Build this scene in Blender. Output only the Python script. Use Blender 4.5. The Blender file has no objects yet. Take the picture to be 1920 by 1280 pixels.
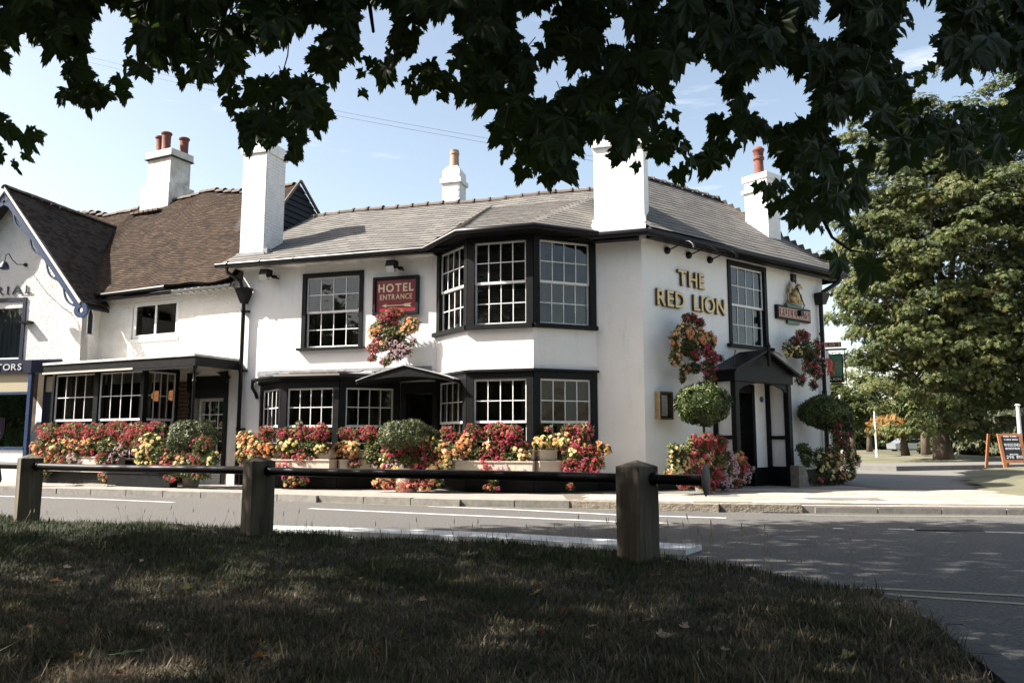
import bpy, math, random
import numpy as np
from mathutils import Vector, Matrix, Euler
rnd = random.Random(7)
rng = np.random.default_rng(11)
S = bpy.context.scene
C = S.collection
# ------------------------------------------------------------------ camera, world, sun, exposure
FOC, HZN, EYE = 1493.0, 828.0, 1.05
PIT = math.atan((HZN - 640) / FOC)
cam_d = bpy.data.cameras.new('camera'); cam = bpy.data.objects.new('camera', cam_d); C.objects.link(cam)
cam.location = (0, 0, EYE); cam.rotation_euler = (math.pi / 2 + PIT, 0, 0)
cam_d.sensor_width = 36; cam_d.lens = FOC / 1920 * 36; cam_d.clip_start = .05; cam_d.clip_end = 2000
S.camera = cam
SUN = Vector((-.724, -.078, .684)).normalized()
SUN_EL = math.asin(SUN.z); SUN_AZ = math.atan2(SUN.x, SUN.y)
W = bpy.data.worlds.new("World"); S.world = W; W.use_nodes = True
wn, wl = W.node_tree.nodes, W.node_tree.links
wn.clear()
sky = wn.new('ShaderNodeTexSky'); sky.sky_type = 'NISHITA'; sky.sun_disc = False
sky.sun_elevation = SUN_EL; sky.sun_rotation = SUN_AZ; sky.altitude = 50; sky.air_density = 1.0; sky.dust_density = 2.0; sky.ozone_density = .7
bg = wn.new('ShaderNodeBackground'); bg.inputs[1].default_value = .116
out = wn.new('ShaderNodeOutputWorld')
# thin high cloud wisps over the sky
tc = wn.new('ShaderNodeTexCoord'); mp = wn.new('ShaderNodeMapping'); mp.inputs['Scale'].default_value = (1.2, 2.5, 9)
mp.inputs['Rotation'].default_value = (.2, .55, .3)
nz = wn.new('ShaderNodeTexNoise'); nz.inputs['Scale'].default_value = 2.2; nz.inputs['Detail'].default_value = 7; nz.inputs['Roughness'].default_value = .62
cr = wn.new('ShaderNodeValToRGB'); cr.color_ramp.elements[0].position = .62; cr.color_ramp.elements[1].position = .85
cr.color_ramp.elements[1].color = (.3, .3, .3, 1)
mx = wn.new('ShaderNodeMix'); mx.data_type = 'RGBA'; mx.inputs[7].default_value = (9.0, 9.6, 10.5, 1)
wl.new(tc.outputs['Generated'], mp.inputs[0]); wl.new(mp.outputs[0], nz.inputs['Vector']); wl.new(nz.outputs[0], cr.inputs[0])
wl.new(cr.outputs[0], mx.inputs[0]); wl.new(sky.outputs[0], mx.inputs[6]); hz = wn.new('ShaderNodeMix'); hz.data_type = 'RGBA'; hz.blend_type = 'MULTIPLY'; hz.inputs[0].default_value = 1; hz.inputs[7].default_value = (1.0, .88, .74, 1); wl.new(mx.outputs[2], hz.inputs[6]); wl.new(hz.outputs[2], bg.inputs[0]); wl.new(bg.outputs[0], out.inputs[0])
sun_d = bpy.data.lights.new('sun', 'SUN'); sun_d.energy = 5.0; sun_d.angle = math.radians(.55); sun_d.color = (1, .955, .88)
sun = bpy.data.objects.new('sun', sun_d); C.objects.link(sun); sun.rotation_euler = SUN.to_track_quat('Z', 'Y').to_euler(); sun.location = (0, 0, 30)
S.view_settings.view_transform = 'Standard'; S.view_settings.look = 'None'; S.view_settings.gamma = 1; S.view_settings.exposure = 1.58
S.view_settings.use_curve_mapping = False
S.render.engine = 'CYCLES'
try:
    S.cycles.max_bounces = 6; S.cycles.transparent_max_bounces = 12; S.cycles.caustics_reflective = False; S.cycles.caustics_refractive = False
    S.cycles.use_denoising = True
except Exception: pass

# ------------------------------------------------------------------ materials
def nt(m): return m.node_tree.nodes, m.node_tree.links
def mat(name, col, rough=.7, metal=0, spec=.5, nscale=0, namt=.12, bump=0, bscale=60, col2=None, coat=0, detail=5, scl=(1, 1, 1), transl=0, sheen=0):
    """principled surface; nscale/namt mottle it, bump/bscale roughen it, col2 is the second tone of the mottling"""
    m = bpy.data.materials.new(name); m.use_nodes = True
    n, l = nt(m); b = n['Principled BSDF']
    b.inputs['Base Color'].default_value = (*col, 1); b.inputs['Roughness'].default_value = rough
    b.inputs['Metallic'].default_value = metal; b.inputs['Specular IOR Level'].default_value = spec
    if coat: b.inputs['Coat Weight'].default_value = coat; b.inputs['Coat Roughness'].default_value = .15
    t = None
    if nscale or bump:
        t = n.new('ShaderNodeNewGeometry'); mpp = n.new('ShaderNodeMapping'); mpp.inputs['Scale'].default_value = scl
        l.new(t.outputs['Position'], mpp.inputs[0])
    if nscale:
        a = n.new('ShaderNodeTexNoise'); a.inputs['Scale'].default_value = nscale; a.inputs['Detail'].default_value = detail; a.inputs['Roughness'].default_value = .65
        r = n.new('ShaderNodeValToRGB'); r.color_ramp.elements[0].position = .32; r.color_ramp.elements[1].position = .68
        c2 = col2 or tuple(max(0, c * (1 - namt * 2)) for c in col)
        r.color_ramp.elements[0].color = (*c2, 1); r.color_ramp.elements[1].color = (*(tuple(min(1, c * (1 + namt)) for c in col) if not col2 else col), 1)
        l.new(mpp.outputs[0], a.inputs['Vector']); l.new(a.outputs[0], r.inputs[0]); l.new(r.outputs[0], b.inputs['Base Color'])
    if bump:
        a = n.new('ShaderNodeTexNoise'); a.inputs['Scale'].default_value = bscale; a.inputs['Detail'].default_value = 4
        bp = n.new('ShaderNodeBump'); bp.inputs['Strength'].default_value = min(1, bump); bp.inputs['Distance'].default_value = .01 * max(1, bump)
        l.new(mpp.outputs[0], a.inputs['Vector']); l.new(a.outputs[0], bp.inputs['Height']); l.new(bp.outputs[0], b.inputs['Normal'])
    if transl:
        tr = n.new('ShaderNodeBsdfTranslucent'); tr.inputs[0].default_value = (col[0] * 1.6, col[1] * 1.9, col[2], 1)
        ms = n.new('ShaderNodeMixShader'); ms.inputs[0].default_value = transl
        l.new(b.outputs[0], ms.inputs[1]); l.new(tr.outputs[0], ms.inputs[2]); l.new(ms.outputs[0], n['Material Output'].inputs[0])
    return m
def leafmat(name, cols, rough=.55, transl=.25, spec=.3):
    """foliage: colour picked per leaf from the face attribute 'tint'"""
    m = bpy.data.materials.new(name); m.use_nodes = True
    n, l = nt(m); b = n['Principled BSDF']; b.inputs['Roughness'].default_value = rough; b.inputs['Specular IOR Level'].default_value = spec
    a = n.new('ShaderNodeAttribute'); a.attribute_name = 'tint'
    r = n.new('ShaderNodeValToRGB'); e = r.color_ramp.elements
    e[0].color = (*cols[0], 1); e[1].color = (*cols[-1], 1)
    for i, c in enumerate(cols[1:-1]):
        k = e.new((i + 1) / (len(cols) - 1)); k.color = (*c, 1)
    l.new(a.outputs['Fac'], r.inputs[0]); l.new(r.outputs[0], b.inputs['Base Color'])
    tr = n.new('ShaderNodeBsdfTranslucent'); l.new(r.outputs[0], tr.inputs[0])
    ms = n.new('ShaderNodeMixShader'); ms.inputs[0].default_value = transl
    l.new(b.outputs[0], ms.inputs[1]); l.new(tr.outputs[0], ms.inputs[2]); l.new(ms.outputs[0], n['Material Output'].inputs[0])
    return m
def glassmat(name, tint=(.75, .8, .8), extra=0.06, wob=.25):
    m = bpy.data.materials.new(name); m.use_nodes = True
    n, l = nt(m); n.remove(n['Principled BSDF'])
    tr = n.new('ShaderNodeBsdfTransparent'); tr.inputs[0].default_value = (*tint, 1)
    gl = n.new('ShaderNodeBsdfGlossy'); gl.inputs['Roughness'].default_value = .015
    fr = n.new('ShaderNodeFresnel'); fr.inputs[0].default_value = 1.5
    ad = n.new('ShaderNodeMath'); ad.operation = 'ADD'; ad.inputs[1].default_value = extra
    t = n.new('ShaderNodeTexCoord'); a = n.new('ShaderNodeTexNoise'); a.inputs['Scale'].default_value = 3.5
    bp = n.new('ShaderNodeBump'); bp.inputs['Strength'].default_value = wob; bp.inputs['Distance'].default_value = .02
    l.new(t.outputs['Object'], a.inputs['Vector']); l.new(a.outputs[0], bp.inputs['Height']); l.new(bp.outputs[0], gl.inputs['Normal'])
    ms = n.new('ShaderNodeMixShader'); l.new(fr.outputs[0], ad.inputs[0]); l.new(ad.outputs[0], ms.inputs[0])
    l.new(tr.outputs[0], ms.inputs[1]); l.new(gl.outputs[0], ms.inputs[2]); l.new(ms.outputs[0], n['Material Output'].inputs[0])
    return m
M = {}
M['render'] = mat('white_render', (.86, .85, .83), .75, nscale=1.3, col2=(.80, .79, .765), bump=.35, bscale=14, detail=7)
def weather(m, col, amount, scale=(2.2, 2.2, .35)):
    n, l = nt(m); b = n['Principled BSDF']; src = b.inputs['Base Color'].links[0].from_socket
    g = n.new('ShaderNodeNewGeometry'); mp_ = n.new('ShaderNodeMapping'); mp_.inputs['Scale'].default_value = scale; a = n.new('ShaderNodeTexNoise'); a.inputs['Scale'].default_value = 2.4; a.inputs['Detail'].default_value = 9; a.inputs['Roughness'].default_value = .7
    r = n.new('ShaderNodeValToRGB'); r.color_ramp.elements[0].position = .54; r.color_ramp.elements[1].position = .76; r.color_ramp.elements[1].color = (amount, amount, amount, 1)
    x = n.new('ShaderNodeMix'); x.data_type = 'RGBA'; x.inputs[7].default_value = (*col, 1)
    l.new(g.outputs['Position'], mp_.inputs[0]); l.new(mp_.outputs[0], a.inputs['Vector']); l.new(a.outputs[0], r.inputs[0]); l.new(r.outputs[0], x.inputs[0]); l.new(src, x.inputs[6]); l.new(x.outputs[2], b.inputs['Base Color'])
weather(M['render'], (.5, .46, .40), .35)
M['rough'] = mat('roughcast', (.78, .765, .735), .9, nscale=2.2, col2=(.64, .61, .56), bump=2.2, bscale=26, detail=7)
M['wbrick'] = mat('painted_brick', (.84, .83, .81), .7, nscale=6, col2=(.70, .69, .67), bump=.4, bscale=40)
M['stainwhite'] = mat('weathered_white', (.74, .72, .68), .85, nscale=3, col2=(.36, .34, .31), bump=.4, bscale=30, detail=8)
M['black'] = mat('black_paint', (.005, .0055, .0062), .5, spec=.16, nscale=7, col2=(.011, .0115, .012), bump=.25, bscale=25)
M['blackiron'] = mat('black_iron', (.004, .004, .005), .36, spec=.25, nscale=20, col2=(.009, .009, .009))
M['whitewood'] = mat('white_painted_wood', (.80, .80, .78), .45, nscale=9, namt=.05)
M['slate'] = mat('slate', (.148, .137, .122), .7, spec=.25, nscale=1.6, col2=(.125, .118, .108), bump=.3, bscale=30)
M['slate2'] = mat('slate_dark', (.130, .121, .109), .68, spec=.25, nscale=1.6, col2=(.11, .105, .097), bump=.3, bscale=30)
M['slate3'] = mat('slate_pale', (.168, .154, .135), .7, spec=.25, nscale=1.6, col2=(.145, .135, .122), bump=.3, bscale=30)
M['deck'] = mat('roof_deck', (.03, .028, .026), .9)
M['tile'] = mat('clay_tile', (.066, .044, .030), .95, spec=.12, nscale=2.5, col2=(.024, .019, .016), bump=.5, bscale=50, detail=8)
M['tile2'] = mat('clay_tile_worn', (.092, .062, .042), .95, spec=.12, nscale=5, col2=(.036, .028, .022), bump=.5, bscale=50, detail=8)
M['tileshade'] = mat('shaded_tile', (.055, .042, .032), .95, nscale=4, col2=(.028, .024, .02), bump=.5, bscale=50)  # gable slope's shade put into the tile colour as a darker clay
M['ridge'] = mat('ridge_tile', (.14, .10, .075), .85, nscale=6, col2=(.07, .055, .045), bump=.4, bscale=50)
M['lead'] = mat('lead_flashing', (.32, .32, .33), .6, nscale=5, col2=(.2, .2, .21), bump=.3, bscale=20)
M['terracotta'] = mat('terracotta', (.20, .062, .038), .8, nscale=7, col2=(.09, .035, .026), bump=.3, bscale=20)
M['buffpot'] = mat('buff_clay', (.42, .30, .21), .8, nscale=5, col2=(.3, .2, .14))
M['navy'] = mat('navy_paint', (.022, .045, .11), .4, nscale=6, namt=.1)
M['navydark'] = mat('navy_paint_dark', (.008, .012, .03), .4)
M['cream'] = mat('cream_paint', (.58, .50, .40), .6, nscale=4, col2=(.48, .41, .33))
M['beige'] = mat('beige_blind', (.42, .36, .24), .8)
M['interior'] = mat('dark_interior', (.15, .10, .065), .8, nscale=2, namt=.3)
M['intceil'] = mat('interior_ceiling', (.75, .62, .45), .8)
M['curtain'] = mat('curtain', (.30, .25, .16), .9, nscale=14, col2=(.14, .11, .075), scl=(1, 1, .05))
M['net'] = mat('net_curtain', (.5, .5, .5), .9, nscale=18, col2=(.2, .2, .22), scl=(1, 1, .04))
M['blind'] = mat('blind_slat', (.30, .24, .18), .6)
M['glass'] = glassmat('window_glass', extra=.0)
M['glassup'] = glassmat('old_window_glass', (.5, .54, .56), .035, .25)
M['gold'] = mat('gold_leaf', (.56, .42, .22), .36, metal=.65, nscale=12, col2=(.40, .28, .13))
M['golddark'] = mat('gold_edge', (.085, .055, .025), .5, metal=.3)
M['signred'] = mat('sign_red', (.22, .014, .022), .35)
M['fullred'] = mat('brewery_red', (.19, .018, .018), .35)
M['signcream'] = mat('sign_cream', (.78, .66, .44), .5)
M['signgreen'] = mat('sign_green', (.03, .12, .065), .4, nscale=3, col2=(.09, .2, .12))
M['pinkred'] = mat('lion_red', (.55, .08, .05), .4)
M['oak'] = mat('weathered_oak', (.14, .115, .08), .9, nscale=9, col2=(.03, .028, .02), bump=.8, bscale=40, scl=(1, 1, .12), detail=8)
M['asphalt'] = mat('asphalt', (.155, .147, .136), .92, spec=.3, nscale=34, col2=(.05, .049, .048), bump=1.5, bscale=45, detail=8)
weather(M['asphalt'], (.06, .06, .062), .7, (.5, .16, 1))
M['asphalt2'] = mat('footway_asphalt', (.30, .27, .235), .9, nscale=4, col2=(.2, .18, .16), bump=.5, bscale=120, detail=9)
M['kerb'] = mat('kerb_concrete', (.25, .235, .21), .85, nscale=9, col2=(.16, .15, .135), bump=.5, bscale=60)
M['kerbdark'] = mat('old_kerb', (.10, .095, .085), .9, nscale=11, col2=(.05, .048, .045), bump=.8, bscale=50)
M['kerbold'] = mat('kerb_granite', (.30, .26, .20), .9, nscale=14, col2=(.10, .085, .07), bump=1.6, bscale=35)
M['slab'] = mat('paving_pale', (.33, .295, .245), .85, nscale=5, col2=(.25, .225, .19), bump=.3, bscale=70, detail=9)
M['slab2'] = mat('paving_buff', (.42, .37, .305), .85, nscale=5, col2=(.32, .285, .235), bump=.3, bscale=70, detail=9)
M['slab3'] = mat('paving_grey', (.17, .16, .145), .85, nscale=5, col2=(.12, .115, .105), bump=.3, bscale=70, detail=9)
M['mortar'] = mat('joint_sand', (.13, .115, .09), .95)
M['whiteline'] = mat('white_line', (.66, .65, .62), .8, nscale=12, col2=(.30, .29, .28), detail=8)
M['yellow'] = mat('yellow_line', (.36, .32, .19), .8, nscale=14, col2=(.17, .155, .11), detail=8)
M['whitekerb'] = mat('white_kerb_paint', (.62, .64, .64), .7, nscale=7, col2=(.38, .39, .39), detail=9)
M['soil'] = mat('turf_soil', (.03, .026, .017), .95, nscale=5, col2=(.015, .015, .008), bump=1, bscale=50)
M['drygrass'] = mat('dry_grass_ground', (.17, .145, .095), .95, nscale=.6, col2=(.07, .078, .035), bump=.8, bscale=30, detail=9)
M['rough_green'] = mat('rough_grass_ground', (.07, .085, .03), .95, nscale=.5, col2=(.04, .05, .02))
M['castiron'] = mat('cast_iron', (.07, .058, .05), .6, nscale=20, namt=.3, metal=.3)
M['bark'] = mat('bark', (.12, .09, .065), .95, nscale=6, col2=(.05, .04, .03), bump=1.2, bscale=14, scl=(1, 1, .4))
M['planebark'] = mat('plane_bark', (.10, .085, .06), .9, nscale=5, col2=(.05, .045, .033), bump=.6, bscale=14)
M['twig'] = mat('twig', (.012, .010, .008), .8)
M['leafdark'] = mat('plane_leaf', (.033, .05, .016), .5, nscale=6, col2=(.018, .032, .010), transl=.26, spec=.35)
M['canopy'] = leafmat('canopy_leaves', [(.018, .035, .012), (.03, .055, .014), (.05, .075, .018)], transl=.2)
M['chestnut'] = leafmat('chestnut_leaves', [(.018, .031, .009), (.04, .062, .014), (.078, .098, .024), (.13, .135, .04), (.15, .12, .045)], transl=.24, rough=.5, spec=.4)
M['farleaf'] = leafmat('far_leaves', [(.025, .04, .014), (.05, .07, .02), (.09, .10, .03), (.13, .13, .045)], transl=.25)
M['greyleaf'] = leafmat('grey_green_leaves', [(.05, .06, .03), (.09, .10, .055), (.14, .145, .085)], transl=.2)
M['brownleaf'] = leafmat('autumn_leaves', [(.10, .085, .02), (.22, .12, .03), (.34, .16, .04)], transl=.3)
M['bay'] = leafmat('bay_leaves', [(.02, .036, .009), (.05, .075, .016), (.11, .13, .03)], rough=.5, transl=.15, spec=.35)
M['variegated'] = leafmat('variegated_leaves', [(.02, .028, .012), (.045, .06, .022), (.08, .095, .035), (.26, .25, .12)], rough=.5, transl=.15, spec=.3)
M['bedding'] = leafmat('bedding_leaves', [(.03, .045, .015), (.09, .11, .035), (.20, .21, .07), (.36, .33, .16)], transl=.3)
M['grass'] = leafmat('grass_blades', [(.022, .036, .010), (.038, .050, .016), (.06, .058, .028), (.11, .092, .055), (.27, .21, .14)], rough=.7, transl=.25)
for k, c in dict(red=(.47, .06, .095), crimson=(.27, .025, .045), orange=(.70, .31, .16), peach=(.74, .44, .27), yellow=(.74, .53, .25), cream=(.80, .68, .46),
                 pink=(.56, .08, .20), lilac=(.62, .42, .58), coral=(.62, .19, .17)).items():
    M['f_' + k] = mat('petals_' + k, c, .6, nscale=30, namt=.18, transl=.3)
M['wood_orange'] = mat('varnished_wood', (.36, .145, .06), .45, nscale=5, col2=(.24, .09, .035), scl=(1, 1, .2))
M['chalkboard'] = mat('chalkboard', (.012, .013, .015), .5)
M['chalk'] = mat('chalk', (.75, .75, .75), .9)
M['steel'] = mat('galvanised_steel', (.55, .56, .56), .45, metal=.4)
M['deadleaf'] = mat('dead_leaf', (.16, .07, .035), .8, nscale=16, col2=(.07, .03, .018), transl=.2)
M['deadpale'] = mat('pale_dead_leaf', (.46, .36, .27), .8, nscale=16, col2=(.28, .2, .14), transl=.2)
M['palegreen'] = mat('pale_leaf_back', (.20, .30, .22), .7, nscale=12, col2=(.14, .22, .16), transl=.2)
M['paper'] = mat('paper', (.75, .74, .72), .8)
M['stone'] = mat('old_stone', (.24, .215, .17), .9, nscale=8, col2=(.10, .09, .075), bump=.8, bscale=30)
M['lens'] = mat('lamp_glass', (.5, .5, .48), .15, spec=.8)
M['blueplate'] = mat('blue_plaque', (.03, .11, .24), .4)
M['carpaint'] = mat('silver_car', (.35, .38, .42), .3, metal=.6)
M['cloth'] = mat('dark_jacket', (.03, .018, .03), .8)
M['skin'] = mat('skin', (.35, .2, .14), .6)
m = bpy.data.materials.new('lit_globe'); m.use_nodes = True
m.node_tree.nodes['Principled BSDF'].inputs['Base Color'].default_value = (.8, .4, .15, 1)
m.node_tree.nodes['Principled BSDF'].inputs['Emission Color'].default_value = (1, .36, .12, 1)
m.node_tree.nodes['Principled BSDF'].inputs['Emission Strength'].default_value = .16
M['globe'] = m

# ------------------------------------------------------------------ frames and mesh helpers
def ray(x, y):
    cx, cy = (x - 960) / FOC, (640 - y) / FOC
    return Vector((cx, math.cos(PIT) - cy * math.sin(PIT), math.sin(PIT) + cy * math.cos(PIT)))
def at_dist(x, y, d):                                   # a point d metres ahead along the sight line
    r = ray(x, y); return Vector((0, 0, EYE)) + r * (d / r.y)
def ground(x, y, z=0.):
    r = ray(x, y); return Vector((0, 0, EYE)) + r * ((z - EYE) / r.z)
class F:
    """a wall plane: s runs along it, o out of it, z up"""
    def __init__(f, o, u):
        f.o = Vector((o[0], o[1], 0)); f.u = Vector((u[0], u[1], 0)).normalized(); f.n = Vector((f.u.y, -f.u.x, 0))
    def P(f, s, o, z): return f.o + f.u * s + f.n * o + Vector((0, 0, z))
    def px(f, x, y, off=0.):
        r = ray(x, y); t = ((f.o + f.n * off - Vector((0, 0, EYE))).dot(f.n)) / r.dot(f.n)
        p = Vector((0, 0, EYE)) + r * t
        return (p - f.o).dot(f.u), p.z
    def rot(f): return Matrix((f.u, f.n, Vector((0, 0, 1)))).transposed()   # local x along, y out
WORLD = F((0, 0), (1, 0)); WORLD.n = Vector((0, 1, 0))
class MB:
    def __init__(b): b.v = []; b.f = []; b.m = []
    def add(b, vs, fs, mi=0):
        k = len(b.v); b.v += [tuple(v) for v in vs]; b.f += [tuple(i + k for i in f) for f in fs]; b.m += [mi] * len(fs); return b
    def box(b, fr, s0, s1, o0, o1, z0, z1, mi=0):
        c = [fr.P(s, o, z) for s in (s0, s1) for o in (o0, o1) for z in (z0, z1)]
        return b.add(c, [(0, 1, 3, 2), (4, 6, 7, 5), (0, 4, 5, 1), (2, 3, 7, 6), (0, 2, 6, 4), (1, 5, 7, 3)], mi)
    def prism(b, pts, d, mi=0):                          # polygon (list of Vectors) pushed along vector d
        n = len(pts); q = [p + d for p in pts]
        return b.add(list(pts) + q, [tuple(range(n))[::-1], tuple(range(n, 2 * n))] + [(i, (i + 1) % n, n + (i + 1) % n, n + i) for i in range(n)], mi)
    def tube(b, pts, r, n=8, mi=0, cap=True):
        pts = [Vector(p) for p in pts]; rr = r if isinstance(r, (list, tuple)) else [r] * len(pts)
        k = len(b.v); vs = []; up = Vector((0, 0, 1)); prev = None
        for i, p in enumerate(pts):
            d = (pts[min(i + 1, len(pts) - 1)] - pts[max(i - 1, 0)]).normalized()
            if prev is None: a = d.cross(up); a = a if a.length > .05 else d.cross(Vector((1, 0, 0)))
            else: a = prev - d * prev.dot(d)
            a.normalize(); prev = a; c = d.cross(a)
            vs += [p + (a * math.cos(2 * math.pi * j / n) + c * math.sin(2 * math.pi * j / n)) * rr[i] for j in range(n)]
        fs = [(i * n + j, i * n + (j + 1) % n, (i + 1) * n + (j + 1) % n, (i + 1) * n + j) for i in range(len(pts) - 1) for j in range(n)]
        if cap: fs += [tuple(range(n))[::-1], tuple(range((len(pts) - 1) * n, len(pts) * n))]
        return b.add(vs, fs, mi)
    def lathe(b, c, prof, n=16, ax=None, mi=0):          # prof: (radius, height) along ax
        ax = (ax or Vector((0, 0, 1))).normalized(); c = Vector(c)
        return b.tube([c + ax * h for r, h in prof], [max(r, .0005) for r, h in prof], n, mi)
    def ball(b, c, r, n=8, mi=0, sc=(1, 1, 1), rot=None):
        vs = []; c = Vector(c); m_ = n // 2 + 2
        for i in range(m_):
            a = math.pi * i / (m_ - 1)
            for j in range(n):
                t = 2 * math.pi * j / n; v = Vector((math.sin(a) * math.cos(t) * sc[0], math.sin(a) * math.sin(t) * sc[1], math.cos(a) * sc[2])) * r
                vs.append(c + (rot @ v if rot else v))
        return b.add(vs, [(i * n + j, (i + 1) * n + j, (i + 1) * n + (j + 1) % n, i * n + (j + 1) % n) for i in range(m_ - 1) for j in range(n)], mi)
    def build(b, name, mats, parent=None, smooth=False, kind=None, **tags):
        og = origin(parent) if parent else Vector((0, 0, 0))
        if not parent and b.v:
            a = np.array(b.v); og = Vector(((a[:, 0].min() + a[:, 0].max()) / 2, (a[:, 1].min() + a[:, 1].max()) / 2, a[:, 2].min()))
        me = bpy.data.meshes.new(name)
        me.from_pydata([(v[0] - og.x, v[1] - og.y, v[2] - og.z) for v in b.v], [], b.f)
        if not isinstance(mats, (list, tuple)): mats = [mats]
        for q in mats: me.materials.append(M[q] if isinstance(q, str) else q)
        if len(mats) > 1: me.polygons.foreach_set('material_index', b.m)
        if smooth is True: me.polygons.foreach_set('use_smooth', [True] * len(b.f))
        me.update()
        o = link(name, me, parent, og if not parent else None, kind, **tags)
        if smooth == 'auto':
            for e in (me.polygons,): e.foreach_set('use_smooth', [True] * len(b.f))
            me.set_sharp_from_angle(angle=math.radians(40))
        return o
ORG = {}
def origin(o): return ORG.get(o.name, Vector((0, 0, 0)))
def link(name, data, parent=None, loc=None, kind=None, **tags):
    o = bpy.data.objects.new(name, data); C.objects.link(o)
    if parent: o.parent = parent; ORG[o.name] = origin(parent)
    else: o.location = loc or (0, 0, 0); ORG[o.name] = Vector(loc or (0, 0, 0))
    if kind: o['kind'] = kind
    for k, v in tags.items():
        if v: o['category' if k == 'cat' else k] = v
    return o
def thing(name, loc, label, cat, group=None):
    o = link(name, None, None, Vector(loc), label=label, cat=cat, group=group); o.empty_display_size = .3; return o
def piece(name, me, parent, pos, rot=None, sc=None, material=None):
    """a copy of a shared mesh placed in world space under a parent whose own origin is ORG"""
    o = bpy.data.objects.new(name, me); C.objects.link(o)
    Mx = Matrix.Translation(Vector(pos) - (origin(parent) if parent else Vector((0, 0, 0)))) @ (rot.to_4x4() if rot is not None else Matrix.Identity(4))
    if sc is not None: Mx = Mx @ Matrix.Diagonal((*(sc if hasattr(sc, '__len__') else (sc,) * 3), 1))
    if parent: o.parent = parent
    o.matrix_basis = Mx
    ORG[o.name] = origin(parent) if parent else Vector(pos)
    return o
def protomesh(name, mb, mats, smooth=False):
    me = bpy.data.meshes.new(name); me.from_pydata(mb.v, [], mb.f)
    for q in (mats if isinstance(mats, (list, tuple)) else [mats]): me.materials.append(M[q] if isinstance(q, str) else q)
    if smooth: me.polygons.foreach_set('use_smooth', [True] * len(mb.f))
    me.update(); return me
def npmesh(name, V, Fc, mats, parent=None, tint=None, kind=None, smooth=False, midx=None, loc=None, **tags):
    """big meshes from numpy arrays: V (n,3) in world space, Fc (m,k)"""
    og = origin(parent) if parent else Vector(loc or (0, 0, 0))
    me = bpy.data.meshes.new(name); k = Fc.shape[1]
    me.vertices.add(len(V)); me.vertices.foreach_set('co', (V - np.array(og)).astype(np.float32).ravel())
    me.loops.add(Fc.size); me.loops.foreach_set('vertex_index', Fc.astype(np.int32).ravel())
    me.polygons.add(len(Fc)); me.polygons.foreach_set('loop_start', np.arange(0, Fc.size, k, dtype=np.int32))
    if midx is not None: me.polygons.foreach_set('material_index', midx.astype(np.int32))
    me.polygons.foreach_set('use_smooth', np.full(len(Fc), bool(smooth)))
    for q in (mats if isinstance(mats, (list, tuple)) else [mats]): me.materials.append(M[q])
    me.update(calc_edges=True)
    if tint is not None:
        a = me.attributes.new('tint', 'FLOAT', 'FACE'); a.data.foreach_set('value', tint.astype(np.float32))
    return link(name, me, parent, og, kind, **tags)
def scatter(tv, tf, pos, X, Y, Z, size):
    """copies of a template (tv verts, tf faces) at pos (n,3) with axes X,Y,Z (n,3)"""
    n = len(pos); a = np.asarray(tv, float)
    V = pos[:, None, :] + size[:, None, None] * (a[None, :, 0, None] * X[:, None, :] + a[None, :, 1, None] * Y[:, None, :] + a[None, :, 2, None] * Z[:, None, :])
    Fc = np.asarray(tf)[None] + (np.arange(n) * len(a))[:, None, None]
    return V.reshape(-1, 3), Fc.reshape(-1, Fc.shape[-1])
def unit(a): return a / np.maximum(np.linalg.norm(a, axis=-1, keepdims=True), 1e-9)
def axes_from(normal, rng_):
    r = unit(rng_.normal(size=normal.shape)); X = unit(np.cross(normal, r)); return X, np.cross(normal, X), normal

# wall frames (metres): the pub's two fronts, the restaurant, the gabled shop
LW = F((2.54, 15.28), (.957, -.290)); RW = F((2.54, 15.28), (.7855, .6189))
PW = F((-6.15, 17.91), (.90, -.4355)); GW = F((-10.60, 19.41), (.9744, -.2250))
ZP = .12                                                 # pavement level

# ------------------------------------------------------------------ ground, road, pavements
def sheet(name, pts, z, m, kind='structure', **t):
    b = MB(); b.add([(p[0], p[1], z) for p in pts], [tuple(range(len(pts)))]); return b.build(name, m, kind=kind, **t)
def noisegrid(name, x0, x1, y0, y1, nx, ny, hf, m, keep=None, **t):
    xs = np.linspace(x0, x1, nx); ys = np.linspace(y0, y1, ny); X, Y = np.meshgrid(xs, ys); Z = hf(X, Y)
    V = np.stack([X, Y, Z], -1).reshape(-1, 3); i = np.arange((nx - 1) * (ny - 1)); r, c = i // (nx - 1), i % (nx - 1)
    Fc = np.stack([r * nx + c, r * nx + c + 1, (r + 1) * nx + c + 1, (r + 1) * nx + c], -1)
    if keep is not None: Fc = Fc[keep(V[Fc].mean(1))]
    return npmesh(name, V, Fc, m, smooth=True, **t)
def inpoly(px, py, poly):
    c = np.zeros(px.shape, bool); n = len(poly)
    for i in range(n):
        (x1, y1), (x2, y2) = poly[i], poly[(i + 1) % n]
        k = ((y1 > py) != (y2 > py)) & (px < (x2 - x1) * (py - y1) / ((y2 - y1) or 1e-9) + x1); c ^= k
    return c
sheet('ground', [(-600, -400), (600, -400), (600, 900), (-600, 900)], -.03, 'rough_green')
sheet('road', [(-70, -20), (90, -20), (90, 34), (-70, 60)], 0, 'asphalt')
KERB = [(-30, 24.2), (-16, 19.0), (-9.49, 16.55), (-5.14, 15.02), (-3.78, 14.35), (-1.15, 13.4), (.86, 13.0), (2.3, 12.48), (3.93, 12.15), (5.6, 11.95), (7.4, 11.8), (10, 11.6), (20, 11.1)]
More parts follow.
